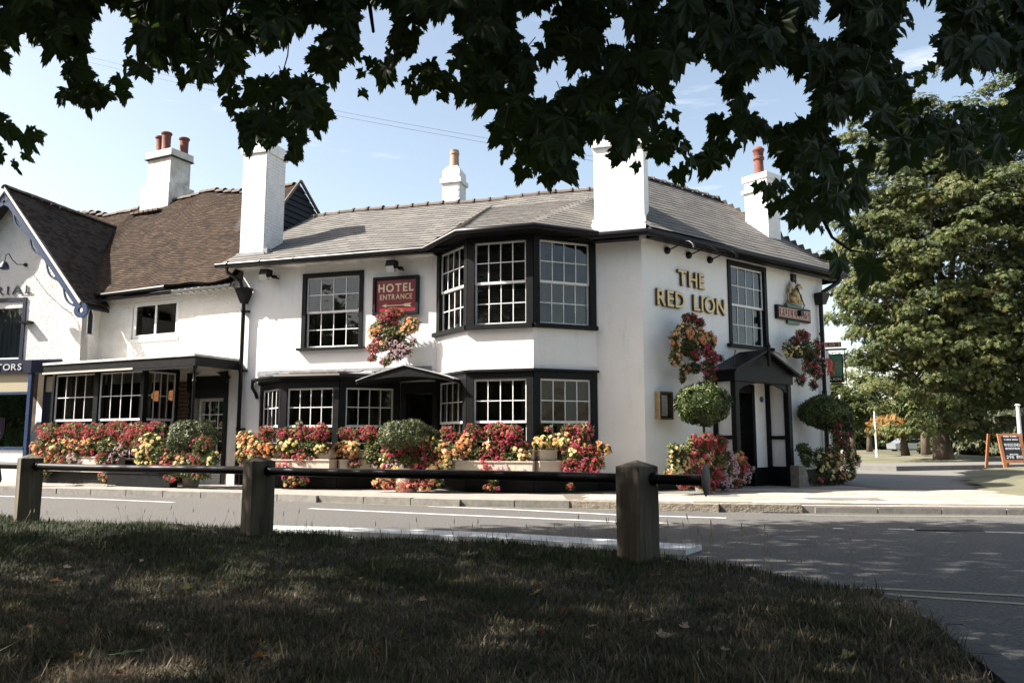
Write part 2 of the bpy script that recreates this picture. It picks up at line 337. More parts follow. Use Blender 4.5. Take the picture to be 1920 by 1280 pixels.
def along(pts, step):
    """points every step metres on a polyline, with directions"""
    P_ = [Vector((*p, 0)) for p in pts]; out_ = []; d0 = 0
    for a, b in zip(P_, P_[1:]):
        L_ = (b - a).length; d = d0
        while d < L_: out_.append((a + (b - a) * (d / L_), (b - a).normalized())); d += step
        d0 = d - L_
    return out_
b = MB(); b.prism([Vector((*p, 0)) for p in KERB + [(40, 12), (40, 34), (-30, 40)]], Vector((0, 0, .105))); b.build('pavement_base', 'asphalt2', kind='structure')
# kerb stones
kerb = thing('kerb', (0, 13, 0), None, None); kerb['kind'] = 'structure'
ks = protomesh('kerb_stone', MB().box(WORLD, -.440, .440, -.09, .07, -.1, .115), 'kerb'); kso = protomesh('kerb_stone_old', MB().box(WORLD, -.588, .588, -.17, .15, -.1, .118), 'kerbold')
for p, d in along(KERB[1:6] + [(.25, 13.1)], .9):
    a = math.atan2(d.y, d.x); j = rnd.uniform(-.006, .006)
    piece('kerb_stone', ks, kerb, p + d * .45 + Vector((-d.y, d.x, 0)) * .07 + Vector((0, 0, j)), Euler((rnd.uniform(-.02, .02), 0, a + rnd.uniform(-.008, .008))).to_matrix())
for p, d in along([(.86, 13.0), (2.3, 12.48), (3.93, 12.15)], 1.2):
    piece('kerb_stone', kso, kerb, p + d * .6 + Vector((-d.y, d.x, 0)) * .15, Euler((rnd.uniform(-.03, .03), 0, math.atan2(d.y, d.x) + rnd.uniform(-.01, .01))).to_matrix())
for i, (p, d) in enumerate(along([(4.5, 12.08), (7.4, 11.8), (10, 11.6), (20, 11.1)], .9)):
    piece('kerb_stone', ks, kerb, p + d * .45 + Vector((-d.y * .05, d.x * .05, -.03)), Euler((0, 0, math.atan2(d.y, d.x))).to_matrix())
# paving slabs by the pub corner
pav = thing('pavement', (5, 14, .1), None, None); pav['kind'] = 'structure'
bm_ = MB(); bm_.add([(.9, 13.15, .112), (3.9, 12.4, .112), (19, 11.5, .112), (19, 16.4, .112), (.9, 16.4, .112)], [(0, 1, 2, 3, 4)]); bm_.build('joints', 'mortar', pav)
smesh = {}
kl = [Vector((*p, 0)) for p in [(.95, 13.32), (2.3, 12.82), (3.93, 12.5), (7.4, 12.0), (10, 11.8), (18, 11.4)]]
def on(pl, d):
    for a, b in zip(pl, pl[1:]):
        L_ = (b - a).length
        if d <= L_ or b is pl[-1]: return a + (b - a) * (d / L_), (b - a).normalized()
        d -= L_
for r in range(6):
    d = -.2 * (r % 2) + .2; w0 = .06 + r * .62
    while d < 16.5:
        ln = rnd.choice([.6, .9, .9, 1.2]); p, t = on(kl, d + ln / 2); nn = Vector((-t.y, t.x, 0)); c = p + nn * (w0 + .31)
        if r == 0 and 3.6 < d < 12: ln = .2; p, t = on(kl, d + ln / 2); nn = Vector((-t.y, t.x, 0)); c = p + nn * (w0 + .31)
        k = (ln, rnd.choice(['slab', 'slab', 'slab2', 'slab2', 'slab3'] if ln > .2 else ['slab2', 'slab2', 'slab']))
        if k not in smesh: smesh[k] = protomesh('paving_slab', MB().box(WORLD, -ln / 2 + .005, ln / 2 - .005, -.304, .304, -.03, .008), k[1])
        piece('paving_slab', smesh[k], pav, (c.x, c.y, .113 + rnd.uniform(-.002, .003)), Euler((rnd.uniform(-.004, .004), rnd.uniform(-.004, .004), math.atan2(t.y, t.x) + rnd.uniform(-.006, .006))).to_matrix())
        d += ln
# side path, far kerb, far green
sheet('side_path', [(7.6, 16.4), (40, 15.8), (40, 35), (9, 44), (6.9, 20)], .116, 'slab3')
b = MB(); top = [Vector((12.4, 26.0, .1)), Vector((17.8, 28.2, .1)), (Vector((60, 44, .1)))] ; b.prism([Vector((12.4, 26, .0)), Vector((17.8, 28.2, 0)), Vector((60, 44, 0)), Vector((60, 47, 0)), Vector((17, 31.2, 0)), Vector((10.5, 28, 0))], Vector((0, 0, .27)))
b.build('far_footway', 'slab3', kind='structure')
def hf(X, Y): return .16 + .28 * np.exp(-((X - 21) ** 2 / 8 + (Y - 39) ** 2 / 10)) + .03 * np.sin(X * .9) * np.sin(Y * .7)
FG = [(10.0, 31.0), (17, 31.0), (60, 46.5), (90, 60), (90, 120), (-2, 120), (4, 60)]
noisegrid('far_green', -5, 90, 30, 122, 120, 90, hf, 'drygrass', keep=lambda c: inpoly(c[:, 0], c[:, 1], FG), kind='structure')
MND = [(9.3, 15.0), (10.6, 18.8), (10.6, 21.5), (14, 23.4), (22, 24), (22, 15), (12, 14.0)]
MND = [tuple(ground(x, y, .12)[:2]) for x, y in ((1866, 932), (1842, 917), (1795, 899), (1880, 889), (2200, 885), (2300, 920), (2000, 950))]
noisegrid('grass_mound', 8, 40, 13, 30, 120, 80, lambda X, Y: .10 + .22 * np.clip((X - 8.6) / 3, 0, 1) + .02 * np.sin(X * 5) * np.sin(Y * 4), 'drygrass', keep=lambda c: inpoly(c[:, 0], c[:, 1], MND), kind='structure')
# painted lines: ribbons 4 mm above the road
def ribbon(mb, pts, w, z=.004):
    P_ = [ground(x, y) for x, y in pts]
    q = []
    for a, c in zip(P_, P_[1:]):
        m_ = max(2, int((c - a).length / .3)); q += [a + (c - a) * (i / m_) for i in range(m_)]
    P_ = q + [P_[-1]]; vs = []
    for i, p in enumerate(P_):
        d = (P_[min(i + 1, len(P_) - 1)] - P_[max(0, i - 1)]).normalized(); nn = Vector((-d.y, d.x, 0)) * w * (.5 + rnd.uniform(-.02, .02))
        vs += [(p.x - nn.x, p.y - nn.y, z), (p.x + nn.x, p.y + nn.y, z)]
    mb.add(vs, [(2 * i, 2 * i + 2, 2 * i + 3, 2 * i + 1) for i in range(len(P_) - 1)])
for pts, w in ((((-200, 920), (0, 930), (170, 935), (325, 941.5)), .12), (((580, 953), (780, 962), (1160, 978), (1262, 981)), .12),
               (((805, 949), (960, 955), (1160, 965), (1240, 967.5), (1362, 971)), .12), (((1665, 991.5), (1920, 999), (2200, 1007)), .10), (((1562, 990.5), (1582, 991)), .1)):
    b = MB(); ribbon(b, pts, w); b.build('lane_line', 'whiteline', kind='structure')
for pts, w in ((((200, 922), (440, 932), (560, 940), (830, 949.5), (1060, 953), (1200, 956.5), (1430, 960)), .05), (((1490, 959.5), (1560, 962), (1920, 964), (2200, 967)), .07), (((1500, 964.5), (1560, 966.5), (1920, 969), (2200, 972)), .07),
               (((1560, 1101), (1640, 1103), (1920, 1117), (2200, 1134)), .075), (((1640, 1112), (1700, 1117), (1920, 1132.5), (2200, 1152)), .075)):
    b = MB(); ribbon(b, pts, w); b.build('yellow_line', 'yellow', kind='structure')
b = MB(); b.prism([Vector(p) for p in ((-2.95, 9.5, 0), (-1.3, 8.98, 0), (0, 8.5, 0), (1.62, 7.62, 0), (1.86, 7.99, 0), (.0, 9.0, 0), (-1.2, 9.42, 0), (-3.0, 9.85, 0))], Vector((0, 0, .05)))
b.build('white_kerb', 'whitekerb', kind='structure')
# manhole cover and gully grate
c4 = [ground(x, y, .006) for x, y in ((1705, 987.5), (1838, 988.5), (1846, 996), (1716, 993.5))]
mh = thing('manhole_cover', sum(c4, Vector()) / 4, 'long rusty manhole cover set in the road beside the white line', 'manhole cover')
b = MB(); b.prism(c4, Vector((0, 0, .004))); b.build('frame', 'castiron', mh)
b = MB()
cc = sum(c4, Vector()) / 4
for i in range(2):
    q = [cc + (p - cc) * .95 for p in c4]; a0, a1 = i * .5 + .01, i * .5 + .49
    lo = [q[0].lerp(q[1], a0), q[0].lerp(q[1], a1), q[3].lerp(q[2], a1), q[3].lerp(q[2], a0)]
    MBp = MB(); MBp.prism([v + Vector((0, 0, .004)) for v in lo], Vector((0, 0, .004))); MBp.build('plate', 'castiron', mh)
g0 = ground(1462, 959.5, .004); gr = thing('gully_grate', g0, 'dark slotted iron gully grate against the kerb in front of the pub door', 'drain')
MB().box(F((g0.x, g0.y), (.98, -.12)), -.27, .27, -.13, .13, .004, .012).build('frame', 'castiron', gr)
for i in range(7): MB().box(F((g0.x, g0.y), (.98, -.12)), -.235 + i * .072, -.20 + i * .072, -.10, .10, .013, .022).build('bar', 'kerb', gr)
tp = ground(190, 908, .12); b = MB(); fr = F((tp.x, tp.y), (.93, -.36)); b.box(fr, -.6, .6, -.4, .4, .1, .125)
for i in range(12):
    for j in range(8): b.lathe(fr.P(-.55 + i * .1, -.35 + j * .1, .125), [(.028, 0), (.02, .008)], 6)
b.build('tactile_paving', 'slab', kind='structure')

# ------------------------------------------------------------------ wall, window, roof builders
def wall(fr, s0, s1, z0, z1, holes, o=0., th=.28, mb=None, slope=None):
    """a wall with real openings; front face at offset o, reveals th deep"""
    b = mb or MB(); S_ = sorted({s0, s1, *[h[0] for h in holes], *[h[1] for h in holes]}); Z_ = sorted({z0, z1, *[h[2] for h in holes], *[h[3] for h in holes]})
    solid = lambda i, j: 0 <= i < len(S_) - 1 and 0 <= j < len(Z_) - 1 and not any(h[0] - 1e-6 <= S_[i] and S_[i + 1] <= h[1] + 1e-6 and h[2] - 1e-6 <= Z_[j] and Z_[j + 1] <= h[3] + 1e-6 for h in holes)
    for i in range(len(S_) - 1):
        for j in range(len(Z_) - 1):
            if not solid(i, j): continue
            a, c, e, g = S_[i], S_[i + 1], Z_[j], Z_[j + 1]; Q = lambda s, oo, z: fr.P(s, oo, z)
            b.add([Q(a, o, e), Q(c, o, e), Q(c, o, g), Q(a, o, g)], [(0, 1, 2, 3)]); b.add([Q(a, o - th, e), Q(c, o - th, e), Q(c, o - th, g), Q(a, o - th, g)], [(3, 2, 1, 0)])
            for di, dj, pts in ((-1, 0, (a, e, a, g)), (1, 0, (c, e, c, g)), (0, -1, (a, e, c, e)), (0, 1, (a, g, c, g))):
                if not solid(i + di, j + dj): b.add([Q(pts[0], o, pts[1]), Q(pts[2], o, pts[3]), Q(pts[2], o - th, pts[3]), Q(pts[0], o - th, pts[1])], [(0, 1, 2, 3)])
    return b
def window(root, fr, s0, s1, z0, z1, cols=4, rows=2, sashes=2, fw=.09, fmat='black', o=.0, sill=None, glass='glass', open_=0., proud=.03, frame_o=.1, top_frac=None, back=None, fwb=None):
    """sash window: part window (surround) > sash (rails and bars), pane, sill, blind or curtain"""
    b = MB(); fb = fw if fwb is None else fwb
    b.box(fr, s0, s0 + fw, o - frame_o, o + proud, z0, z1); b.box(fr, s1 - fw, s1, o - frame_o, o + proud, z0, z1)
    b.box(fr, s0 + fw, s1 - fw, o - frame_o, o + proud - .002, z1 - fw, z1)
    if fb: b.box(fr, s0 + fw, s1 - fw, o - frame_o, o + proud - .002, z0, z0 + fb)
    w = b.build('window', fmat, root)
    a0, a1, c0, c1 = s0 + fw, s1 - fw, z0 + fb, z1 - fw
    hs = [(c0, c1, 0)] if sashes == 1 else [(c0 + (c1 - c0) * (1 - (top_frac or .5)) - .015, c1, 0), (c0 + open_, c0 + (c1 - c0) * (1 - (top_frac or .5)) + .015 + open_, -.035)]
    st, bt = .035, .018
    for k, (y0, y1, oo) in enumerate(hs):
        q = MB(); f0, f1 = o - .06 + oo, o - .03 + oo
        q.box(fr, a0, a0 + st, f0, f1, y0, y1); q.box(fr, a1 - st, a1, f0, f1, y0, y1); q.box(fr, a0 + st, a1 - st, f0, f1 - .001, y1 - st, y1); q.box(fr, a0 + st, a1 - st, f0, f1 - .001, y0, y0 + st * 1.3)
        ww = (a1 - a0 - 2 * st) / cols; hh = (y1 - y0 - 2.3 * st) / rows
        for i in range(1, cols): q.box(fr, a0 + st + ww * i - bt / 2, a0 + st + ww * i + bt / 2, f0 + .004, f1 - .003, y0 + st * 1.3, y1 - st)
        for j in range(1, rows): q.box(fr, a0 + st, a1 - st, f0 + .005, f1 - .005, y0 + st * 1.3 + hh * j - bt / 2, y0 + st * 1.3 + hh * j + bt / 2)
        q.build('sash', 'whitewood', w)
        for i in range(cols):
            for j in range(rows):
                t = rnd.uniform(-.0035, .0035); pm = MB(); x0, x1 = a0 + st + ww * i + bt * .3, a0 + st + ww * (i + 1) - bt * .3; u0, u1 = y0 + st * 1.3 + hh * j + bt * .3, y0 + st * 1.3 + hh * (j + 1) - bt * .3
                om = o - .046 + oo; t2 = rnd.uniform(-.003, .003)
                pm.add([fr.P(x0, om - t, u0), fr.P(x1, om - t + t2, u0), fr.P(x1, om + t, u1), fr.P(x0, om + t - t2, u1)], [(0, 1, 2, 3)]); pm.build('pane', glass, w)
    if sill: MB().box(fr, s0 - sill[0], s1 + sill[0], o - .1, o + sill[1], z0 - sill[2], z0 - .002).build('sill', fmat, w)
    if back:
        kind, cover = back
        if kind == 'blind':
            q = MB(); n_ = int((c1 - c0) * cover / .035)
            for i in range(n_): q.box(fr, a0, a1, o - .2, o - .175, c1 - .035 * i - .022, c1 - .035 * i - .004)
            q.build('blind', 'blind', w)
        else:
            for sd, (e0, e1) in enumerate(((a0, a0 + (a1 - a0) * cover), (a1 - (a1 - a0) * cover, a1))):
                if cover > .45 and sd: continue
                if cover > .45: e0, e1 = a0, a1
                N = 26; vs = []
                for i in range(N + 1):
                    s_ = e0 + (e1 - e0) * i / N; oo = o - .24 + .03 * math.sin(i * 1.9) + rnd.uniform(-.006, .006)
                    vs += [fr.P(s_, oo, c0 - .1), fr.P(s_, oo, c1 + .02)]
                q = MB(); q.add(vs, [(2 * i, 2 * i + 2, 2 * i + 3, 2 * i + 1) for i in range(N)]); q.build('curtain', 'net' if kind == 'net' else 'curtain', w)
    return w
def tiles(eL, eR, rR, rL, expo, width, th=.012, lap=1.5, jit=.004, sag=None, tilt=.018, under=.05):
    """course by course over the quad eave-left, eave-right, ridge-right, ridge-left; returns [(centre, X, Y, N, w, l)]"""
    res = []; H_ = ((rL - eL).length + (rR - eR).length) / 2; n = max(1, round(H_ / expo)); N0 = (eR - eL if (eR - eL).length > .2 else rR - rL).cross(rL - eL).normalized()
    for i in range(n):
        a, c = i / n, (i + 1) / n; l0, l1 = eL.lerp(rL, a), eR.lerp(rR, a); h0, h1 = eL.lerp(rL, c), eR.lerp(rR, c)
        L_ = (l1 - l0).length
        if L_ < .05: continue
        X = (l1 - l0).normalized(); x = -width * (.5 if i % 2 else 0) + rnd.uniform(-.02, .02) * width
        up_ = (h0 + h1) / 2 - (l0 + l1) / 2; N0 = X.cross(up_).normalized(); Y = N0.cross(X)
        while x < L_:
            x0, x1 = max(0, x), min(L_, x + width); x += width
            if x1 - x0 < width * .15: continue
            p = l0 + X * ((x0 + x1) / 2)
            ex = ((h0 + h1) / 2 - (l0 + l1) / 2).dot(Y); ex = abs(ex) or expo
            nn = N0; p = p + nn * rnd.uniform(0, jit * .3)
            Xt, Yt, Nt = X, Y, nn
            if sag:
                h_ = sag(p); dz = (sag(p + X * .1) - h_) / .1; dy = (sag(p + Y * .1) - h_) / .1; Xt = (X + Vector((0, 0, dz))).normalized(); Yt = (Y + Vector((0, 0, dy))); Nt = Xt.cross(Yt).normalized(); Yt = Nt.cross(Xt); p = p + Vector((0, 0, h_))
            res.append((p, Xt, Yt, Nt, x1 - x0, ex * lap))
    return res
def tile_joined(lst, th, tilt, gap=.003):
    """all tiles of a slope as one numpy mesh"""
    n = len(lst); P_ = np.array([t[0] for t in lst]); X = np.array([t[1] for t in lst]); Y = np.array([t[2] for t in lst]); N_ = np.array([t[3] for t in lst])
    w = np.array([t[4] for t in lst])[:, None] / 2 - gap; l = np.array([t[5] for t in lst])[:, None]
    rr = rng.uniform(-.0012, .0012, (n, 1)); hi = th + tilt + rr
    V = np.stack([P_ - X * w + N_ * (hi - th), P_ + X * w + N_ * (hi - th), P_ + X * w + N_ * hi, P_ - X * w + N_ * hi,
                  P_ - X * w + Y * l, P_ + X * w + Y * l, P_ + X * w + Y * l + N_ * th, P_ - X * w + Y * l + N_ * th], 1)
    fs = np.array([(0, 1, 2, 3), (3, 2, 6, 7), (0, 3, 7, 4), (1, 5, 6, 2)])
    return V.reshape(-1, 3), (fs[None] + (np.arange(n) * 8)[:, None, None]).reshape(-1, 4), np.repeat(rng.integers(0, 3, n), 4)
def slate_pieces(lst, parent, th=.009, tilt=.016):
    protos = {}
    for p, X, Y, N_, w, l in lst:
        m_ = rnd.choice(['slate', 'slate', 'slate2', 'slate3']); k = (m_, round(w, 1))
        if m_ not in protos:
            u = MB(); u.add([(-.5, 0, 0), (.5, 0, 0), (.5, 0, 1), (-.5, 0, 1), (-.5, 1, -1.8), (.5, 1, -1.8), (.5, 1, -.8), (-.5, 1, -.8)], [(0, 1, 2, 3), (3, 2, 6, 7), (0, 3, 7, 4), (1, 5, 6, 2)]); protos[m_] = protomesh('slate', u, m_)
        R_ = Matrix((X, Y, N_)).transposed(); e = rnd.uniform(-.008, .012)
        piece('slate', protos[m_], parent, p + N_ * (tilt + rnd.uniform(-.001, .001)) - Y * e, R_, (w - .006, l, th))
def bricks(root, fr, s0, s1, z0, z1, o, m='wbrick', bw=.225, bh=.075, jit=.003, taper=0):
    """stretcher and header courses, every brick its own piece, standing 4 mm proud of its core"""
    me = protomesh('brick', MB().box(WORLD, -.5, .5, -.5, .5, -.5, .5), m); n = int((z1 - z0) / bh); rot = fr.rot()
    for i in range(n):
        x = s0 - (bw / 2 if i % 2 else 0); z = z0 + (i + .5) * bh
        while x < s1 - .02:
            a, c = max(s0, x), min(s1, x + bw); x += bw
            if c - a < .04: continue
            piece('brick', me, root, fr.P((a + c) / 2, o + rnd.uniform(-.001, .003), z), rot, (c - a - .007, .02, bh - .008))

# ------------------------------------------------------------------ the pub
pub = thing('pub_building', LW.P(-2, -2, 0), 'long white rendered corner pub with black bay windows and grey slate roof', 'pub')
BA = [(-8.5, 0), (-7.45, .8), (-6.1, .8), (-5.12, 0)]       # ground floor bay, plan (s, out)
BB = [(-4.3, 0), (-3.31, .85), (-1.97, .85), (-.92, 0)]     # two storey bay
def faces(B): return [F(LW.P(*B[i], 0)[:2], (LW.P(*B[i + 1], 0) - LW.P(*B[i], 0))[:2]) for i in range(3)]
def flen(B, i): return (LW.P(*B[i + 1], 0) - LW.P(*B[i], 0)).length
fA, fB = faces(BA), faces(BB)
b = wall(LW, -9.08, 0, 0, 5.0, [(-7.50, -6.04, 3.10, 4.74), (-8.42, -5.16, .5, 2.3), (-5.06, -4.26, .1, 2.28), (-4.2, -1.0, .5, 2.3), (-4.2, -1.0, 3.25, 4.98)])
b = wall(RW, 0, 6.5, 0, 5.05, [(2.74, 4.08, 3.16, 4.94), (2.42, 3.52, .1, 2.3)], mb=b)
LS = F(LW.P(-9.08, 0, 0)[:2], LW.n[:2]); RS = F(RW.P(6.5, 0, 0)[:2], (-RW.n)[:2])
b.add([LW.P(-9.08, 0, 0), LW.P(-9.08, -6.5, 0), LW.P(-9.08, -6.5, 5), LW.P(-9.08, -3, 6.9), LW.P(-9.08, 0, 5)], [(0, 1, 2, 3, 4)])
b.add([RW.P(6.5, 0, 0), RW.P(6.5, -5, 0), RW.P(6.5, -5, 5.05), RW.P(6.5, 0, 5.05)], [(0, 1, 2, 3)])
b.add([LW.P(-9.08, -6.5, 0), LW.P(0, -6.5, 0), LW.P(0, -6.5, 5), LW.P(-9.08, -6.5, 5)], [(0, 1, 2, 3)])
b.add([RW.P(6.5, -5, 0), RW.P(-3, -5, 0), RW.P(-3, -5, 5), RW.P(6.5, -5, 5)], [(0, 1, 2, 3)])
b.build('wall', 'render', pub)
b = MB()
for z0, z1 in ((.0, .11), (2.5, 2.72), (4.9, 4.96)):
    b.prism([LW.P(-9.0, -.3, z0), LW.P(-.1, -.3, z0), RW.P(6.4, -.3, z0), RW.P(6.4, -4.6, z0), LW.P(-.1, -5, z0), LW.P(-9, -5, z0)], Vector((0, 0, z1 - z0)))
for B in (BA, BB):
    for z0, z1 in (((.1, .13), (2.46, 2.5)) if B is BA else ((.1, .13), (2.5, 2.7), (3.1, 3.2), (4.98, 5.04))):
        b.prism([LW.P(B[0][0] + .1, -.3, z0), LW.P(B[1][0] + .1, B[1][1] - .1, z0), LW.P(B[2][0] - .1, B[2][1] - .1, z0), LW.P(B[3][0] - .1, -.3, z0)], Vector((0, 0, z1 - z0)))
b.box(LW, -9, -.1, -4.4, -4.2, .1, 4.9); b.box(LW, -5.7, -5.6, -4.2, -.3, .1, 2.5); b.box(LW, -4.75, -4.65, -4.2, -.3, .1, 4.9); b.box(RW, 1.9, 2.0, -4, -.3, .1, 4.9); b.box(RW, 4.6, 4.7, -4, -.3, .1, 4.9); b.box(RW, 0, 6.4, -3.2, -3.1, .1, 4.9)
b.build('interior', 'interior', pub)
MB().box(LW, -8.9, -5.8, -4.0, -.35, 2.44, 2.495).box(LW, -4.1, -1.0, -4.0, -.35, 2.44, 2.495).build('ceiling', 'intceil', pub)
# black plinth
b = MB()
for fr, a, c in ((LW, -9.08, -8.5), (LW, -.92, .0), (RW, 0, 2.0), (RW, 4.1, 6.5)): MB().box(fr, a, c + (.02 if fr is LW and c == 0 else 0), -.02, .025, .1, .42).build('plinth', 'black', pub)
for B, fs in ((BA, fA), (BB, fB)):
    for i in range(3): MB().box(fs[i], 0 if i else -.02, flen(B, i) + (.02 if i == 2 else 0), -.06, .02 + .001 * i, .1, .5).build('plinth', 'black', pub)
# windows
window(pub, LW, -7.52, -6.02, 3.09, 4.76, 4, 2, 2, fw=.095, sill=(.06, .12, .055), glass='glassup', fwb=0, back=('curtain', .2))
window(pub, RW, 2.70, 4.12, 3.14, 4.98, 4, 2, 2, fw=.10, sill=(.08, .12, .07), glass='glassup', fwb=0, back=('net', .3))
for i, (cols, bk) in enumerate(((4, ('curtain', .3)), (4, ('blind', .95)), (4, ('net', .22)))):
    n_ = flen(BB, i); window(pub, fB[i], 0, n_, 3.30, 5.08, cols, 2, 2, fw=(.14 if i == 1 else .13), sill=(.0 if i else .05, .1, .085), glass='glassup', fwb=0, back=bk, proud=.02 + .002 * i, frame_o=.11)
    window(pub, fB[i], 0, n_, .66, 2.38, cols, 2, 2, fw=.135, sill=(0, .04, .06), fwb=0, back=('curtain', .17 if i != 0 else .35), proud=.02 + .002 * i, frame_o=.11, top_frac=.52)
    b = wall(fB[i], 0, n_, 2.42, 3.215, [], o=.0 + .0005 * i, th=.1); b.build('bay_apron', 'render', pub)
    MB().box(fB[i], -.02, n_ + .02, -.1, .07 + .001 * i, 2.385, 2.43 + .001 * i).build('cornice', 'black', pub)
    MB().box(fB[i], -.01, n_ + .01, -.1, .05 + .001 * i, 5.085, 5.13).build('cornice', 'black', pub)
    n_ = flen(BA, i); window(pub, fA[i], 0, n_, .66, 2.29, cols, 2, 2, fw=.135 if i else .12, sill=(0, .04, .06), fwb=0, back=('curtain', .16), proud=.02 + .002 * i, frame_o=.11, top_frac=.53)
    MB().box(fA[i], -.02, n_ + .02, -.1, .07 + .001 * i, 2.295, 2.39 + .001 * i).build('cornice', 'black', pub)
# lead roof of the low bay
b = MB(); ro = [(-8.62, .02), (-7.5, .93), (-6.05, .93), (-4.98, .02)]; ri = [(-8.4, .003), (-7.2, .003), (-6.3, .003), (-5.2, .003)]
b.add([LW.P(s, o, 2.41) for s, o in ro] + [LW.P(s, o, 2.55) for s, o in ri], [(0, 1, 5, 4), (1, 2, 6, 5), (2, 3, 7, 6)]); b.box(LW, -8.6, -4.4, .002, .02, 2.50, 2.62); b.build('lead_roof', 'lead', pub)
for k in range(7):
    s = -8.1 + k * .42; MB().tube([LW.P(s, .01, 2.565), LW.P(s + rnd.uniform(-.1, .1), .86 if -7.5 < s < -6 else .5, 2.43 if -7.5 < s < -6 else 2.48)], .014, 5).build('lead_roll', 'lead', pub)
b = MB(); b.tube([LW.P(-8.68, .06, 2.40), LW.P(-7.52, .98, 2.395), LW.P(-6.0, .98, 2.39), LW.P(-5.3, .4, 2.39)], .045, 8)
b.tube([LW.P(-8.66, .09, 2.38), LW.P(-8.68, .07, 2.24), LW.P(-8.6, .06, 2.12), LW.P(-8.56, .05, 2.0)], .035, 8); b.build('gutter', 'blackiron', pub)
# entrance between the bays, under a curved hood
dr = MB(); dr.box(LW, -5.08, -4.96, -.28, .05, .1, 2.28); dr.box(LW, -4.36, -4.24, -.28, .05, .1, 2.28); dr.box(LW, -4.96, -4.36, -.28, .04, 2.05, 2.28)
door = dr.build('door', 'black', pub)
MB().box(LW, -4.96, -4.36, -.25, -.2, .12, 1.0).build('door_panel', 'black', door); MB().box(LW, -4.96, -4.36, -.23, -.22, 1.0, 2.05).build('pane', 'glassup', door)
MB().box(LW, -4.93, -4.90, -.2, -.15, 1.0, 1.2).build('handle', 'gold', door); MB().box(LW, -5.06, -4.26, -.28, .45, .1, .2).build('step', 'stone', door)
b = MB(); N = 18; topl, und = [], []
for i in range(N + 1):
    t = i / N; s = -5.62 + t * 2.1; k = 1 - abs(t - .5) * 2
    topl.append((s, 2.245 + .29 * (k ** .85))); und.append((s, 2.19 + .135 * math.sin(math.pi * t) ** .7))
for i in range(N):
    (a, za), (c, zc) = topl[i], topl[i + 1]; (_, ua), (_, uc) = und[i], und[i + 1]
    b.add([LW.P(a, 1.0, za), LW.P(c, 1.0, zc), LW.P(c, 1.0, uc), LW.P(a, 1.0, ua), LW.P(a, .04, za), LW.P(c, .04, zc), LW.P(c, .04, uc), LW.P(a, .04, ua)], [(3, 2, 1, 0), (0, 1, 5, 4), (7, 6, 2, 3)])
b.add([LW.P(topl[0][0], o, z) for o, z in ((1, topl[0][1]), (1, und[0][1]), (.04, und[0][1]), (.04, topl[0][1]))] + [LW.P(topl[-1][0], o, z) for o, z in ((1, topl[-1][1]), (1, und[-1][1]), (.04, und[-1][1]), (.04, topl[-1][1]))], [(0, 1, 2, 3), (7, 6, 5, 4)])
hood = b.build('door_hood', 'black', pub)
b = MB()
for i in range(N):
    (a, za), (c, zc) = topl[i], topl[i + 1]; b.add([LW.P(a, 1.03, za + .004), LW.P(c, 1.03, zc + .004), LW.P(c, .03, zc + .004), LW.P(a, .03, za + .004), LW.P(a, 1.03, za + .022), LW.P(c, 1.03, zc + .022), LW.P(c, .03, zc + .022), LW.P(a, .03, za + .022)], [(4, 5, 6, 7), (0, 1, 5, 4), (3, 2, 1, 0)])
b.build('lead_cap', 'lead', hood)
# roofs
def deck(name, quads, par, m='deck', drop=.03):
    b = MB()
    for q in quads:
        q = [Vector(v) - Vector((0, 0, drop)) for v in q]; b.prism(q, Vector((0, 0, -.05)))
    return b.build(name, m, par)
EL, ER, RRt, RLt = LW.P(-9.42, .40, 5.05), LW.P(.0, .40, 5.05), LW.P(-1.1, -3, 7.05), LW.P(-9.15, -3, 7.05)
fl, fr_, ff = LW.P(-4.42, .4, 5.06), LW.P(-.80, .4, 5.06), None
b1, b2 = LW.P(-3.40, 1.12, 5.17), LW.P(-1.88, 1.12, 5.17); t1, t2 = LW.P(-3.9, -2.2, 6.60), LW.P(-1.35, -2.2, 6.60); t0, t3 = LW.P(-5.2, -.35, 5.53), LW.P(-.3, -.35, 5.53)
REL, RER, RRR, RRL = RW.P(-.12, .36, 5.14), RW.P(6.88, .36, 5.14), RW.P(5.7, -2.5, 7.5), RW.P(2.75, -2.5, 7.5)
RBk = RW.P(6.88, -5.3, 5.14)
roof = deck('roof', [(EL, ER, RRt, RLt), (b1, b2, t2, t1), (REL, RER, RRR, RRL), (RER, RBk, RRR), (RLt, RRt, LW.P(-.6, -6.8, 5), LW.P(-9.15, -6.8, 5)), (RRL, RRR, RBk, RW.P(-2.5, -5.3, 5.0)),
                     (RRt, RRL, RW.P(-2.5, -5.3, 5.0)), (RRt, REL, RRL), (RRt, ER, REL)], pub)
deck('bay_roof_boarding', [(fl, b1, t1)], roof, drop=.05); deck('bay_roof_boarding', [(b2, fr_, t2)], roof, drop=.05)
def main_sag(p): return .018 * math.sin(p.x * 1.3) + .012 * math.sin(p.x * 2.9 + p.y)
sl = tiles(EL, ER, RRt, RLt, .20, .30, sag=main_sag)
def inbay(p):                                           # leave out what lies under the bay's own slopes
    s = (p - LW.o).dot(LW.u); o = (p - LW.o).dot(LW.n)
    return bool(inpoly(np.array([s]), np.array([o]), [(-4.40, .5), (-3.87, -2.12), (-1.38, -2.12), (-.82, .5)])[0])
sl = [t for t in sl if not inbay(t[0]) and not (-1.0 < (t[0] - LW.o).dot(LW.u) < .1 and (t[0] - LW.o).dot(LW.n) > -.6)]
sb = tiles(b1, b2, t2, t1, .20, .30) + tiles(fl, b1, t1, t1, .20, .30) + tiles(b2, fr_, t2, t2, .20, .30)
sr = tiles(REL, RER, RRR, RRL, .22, .30, sag=lambda p: .01 * math.sin(p.x * 2)); 
sh = tiles(RER, RBk, RRR, RRR, .22, .30)
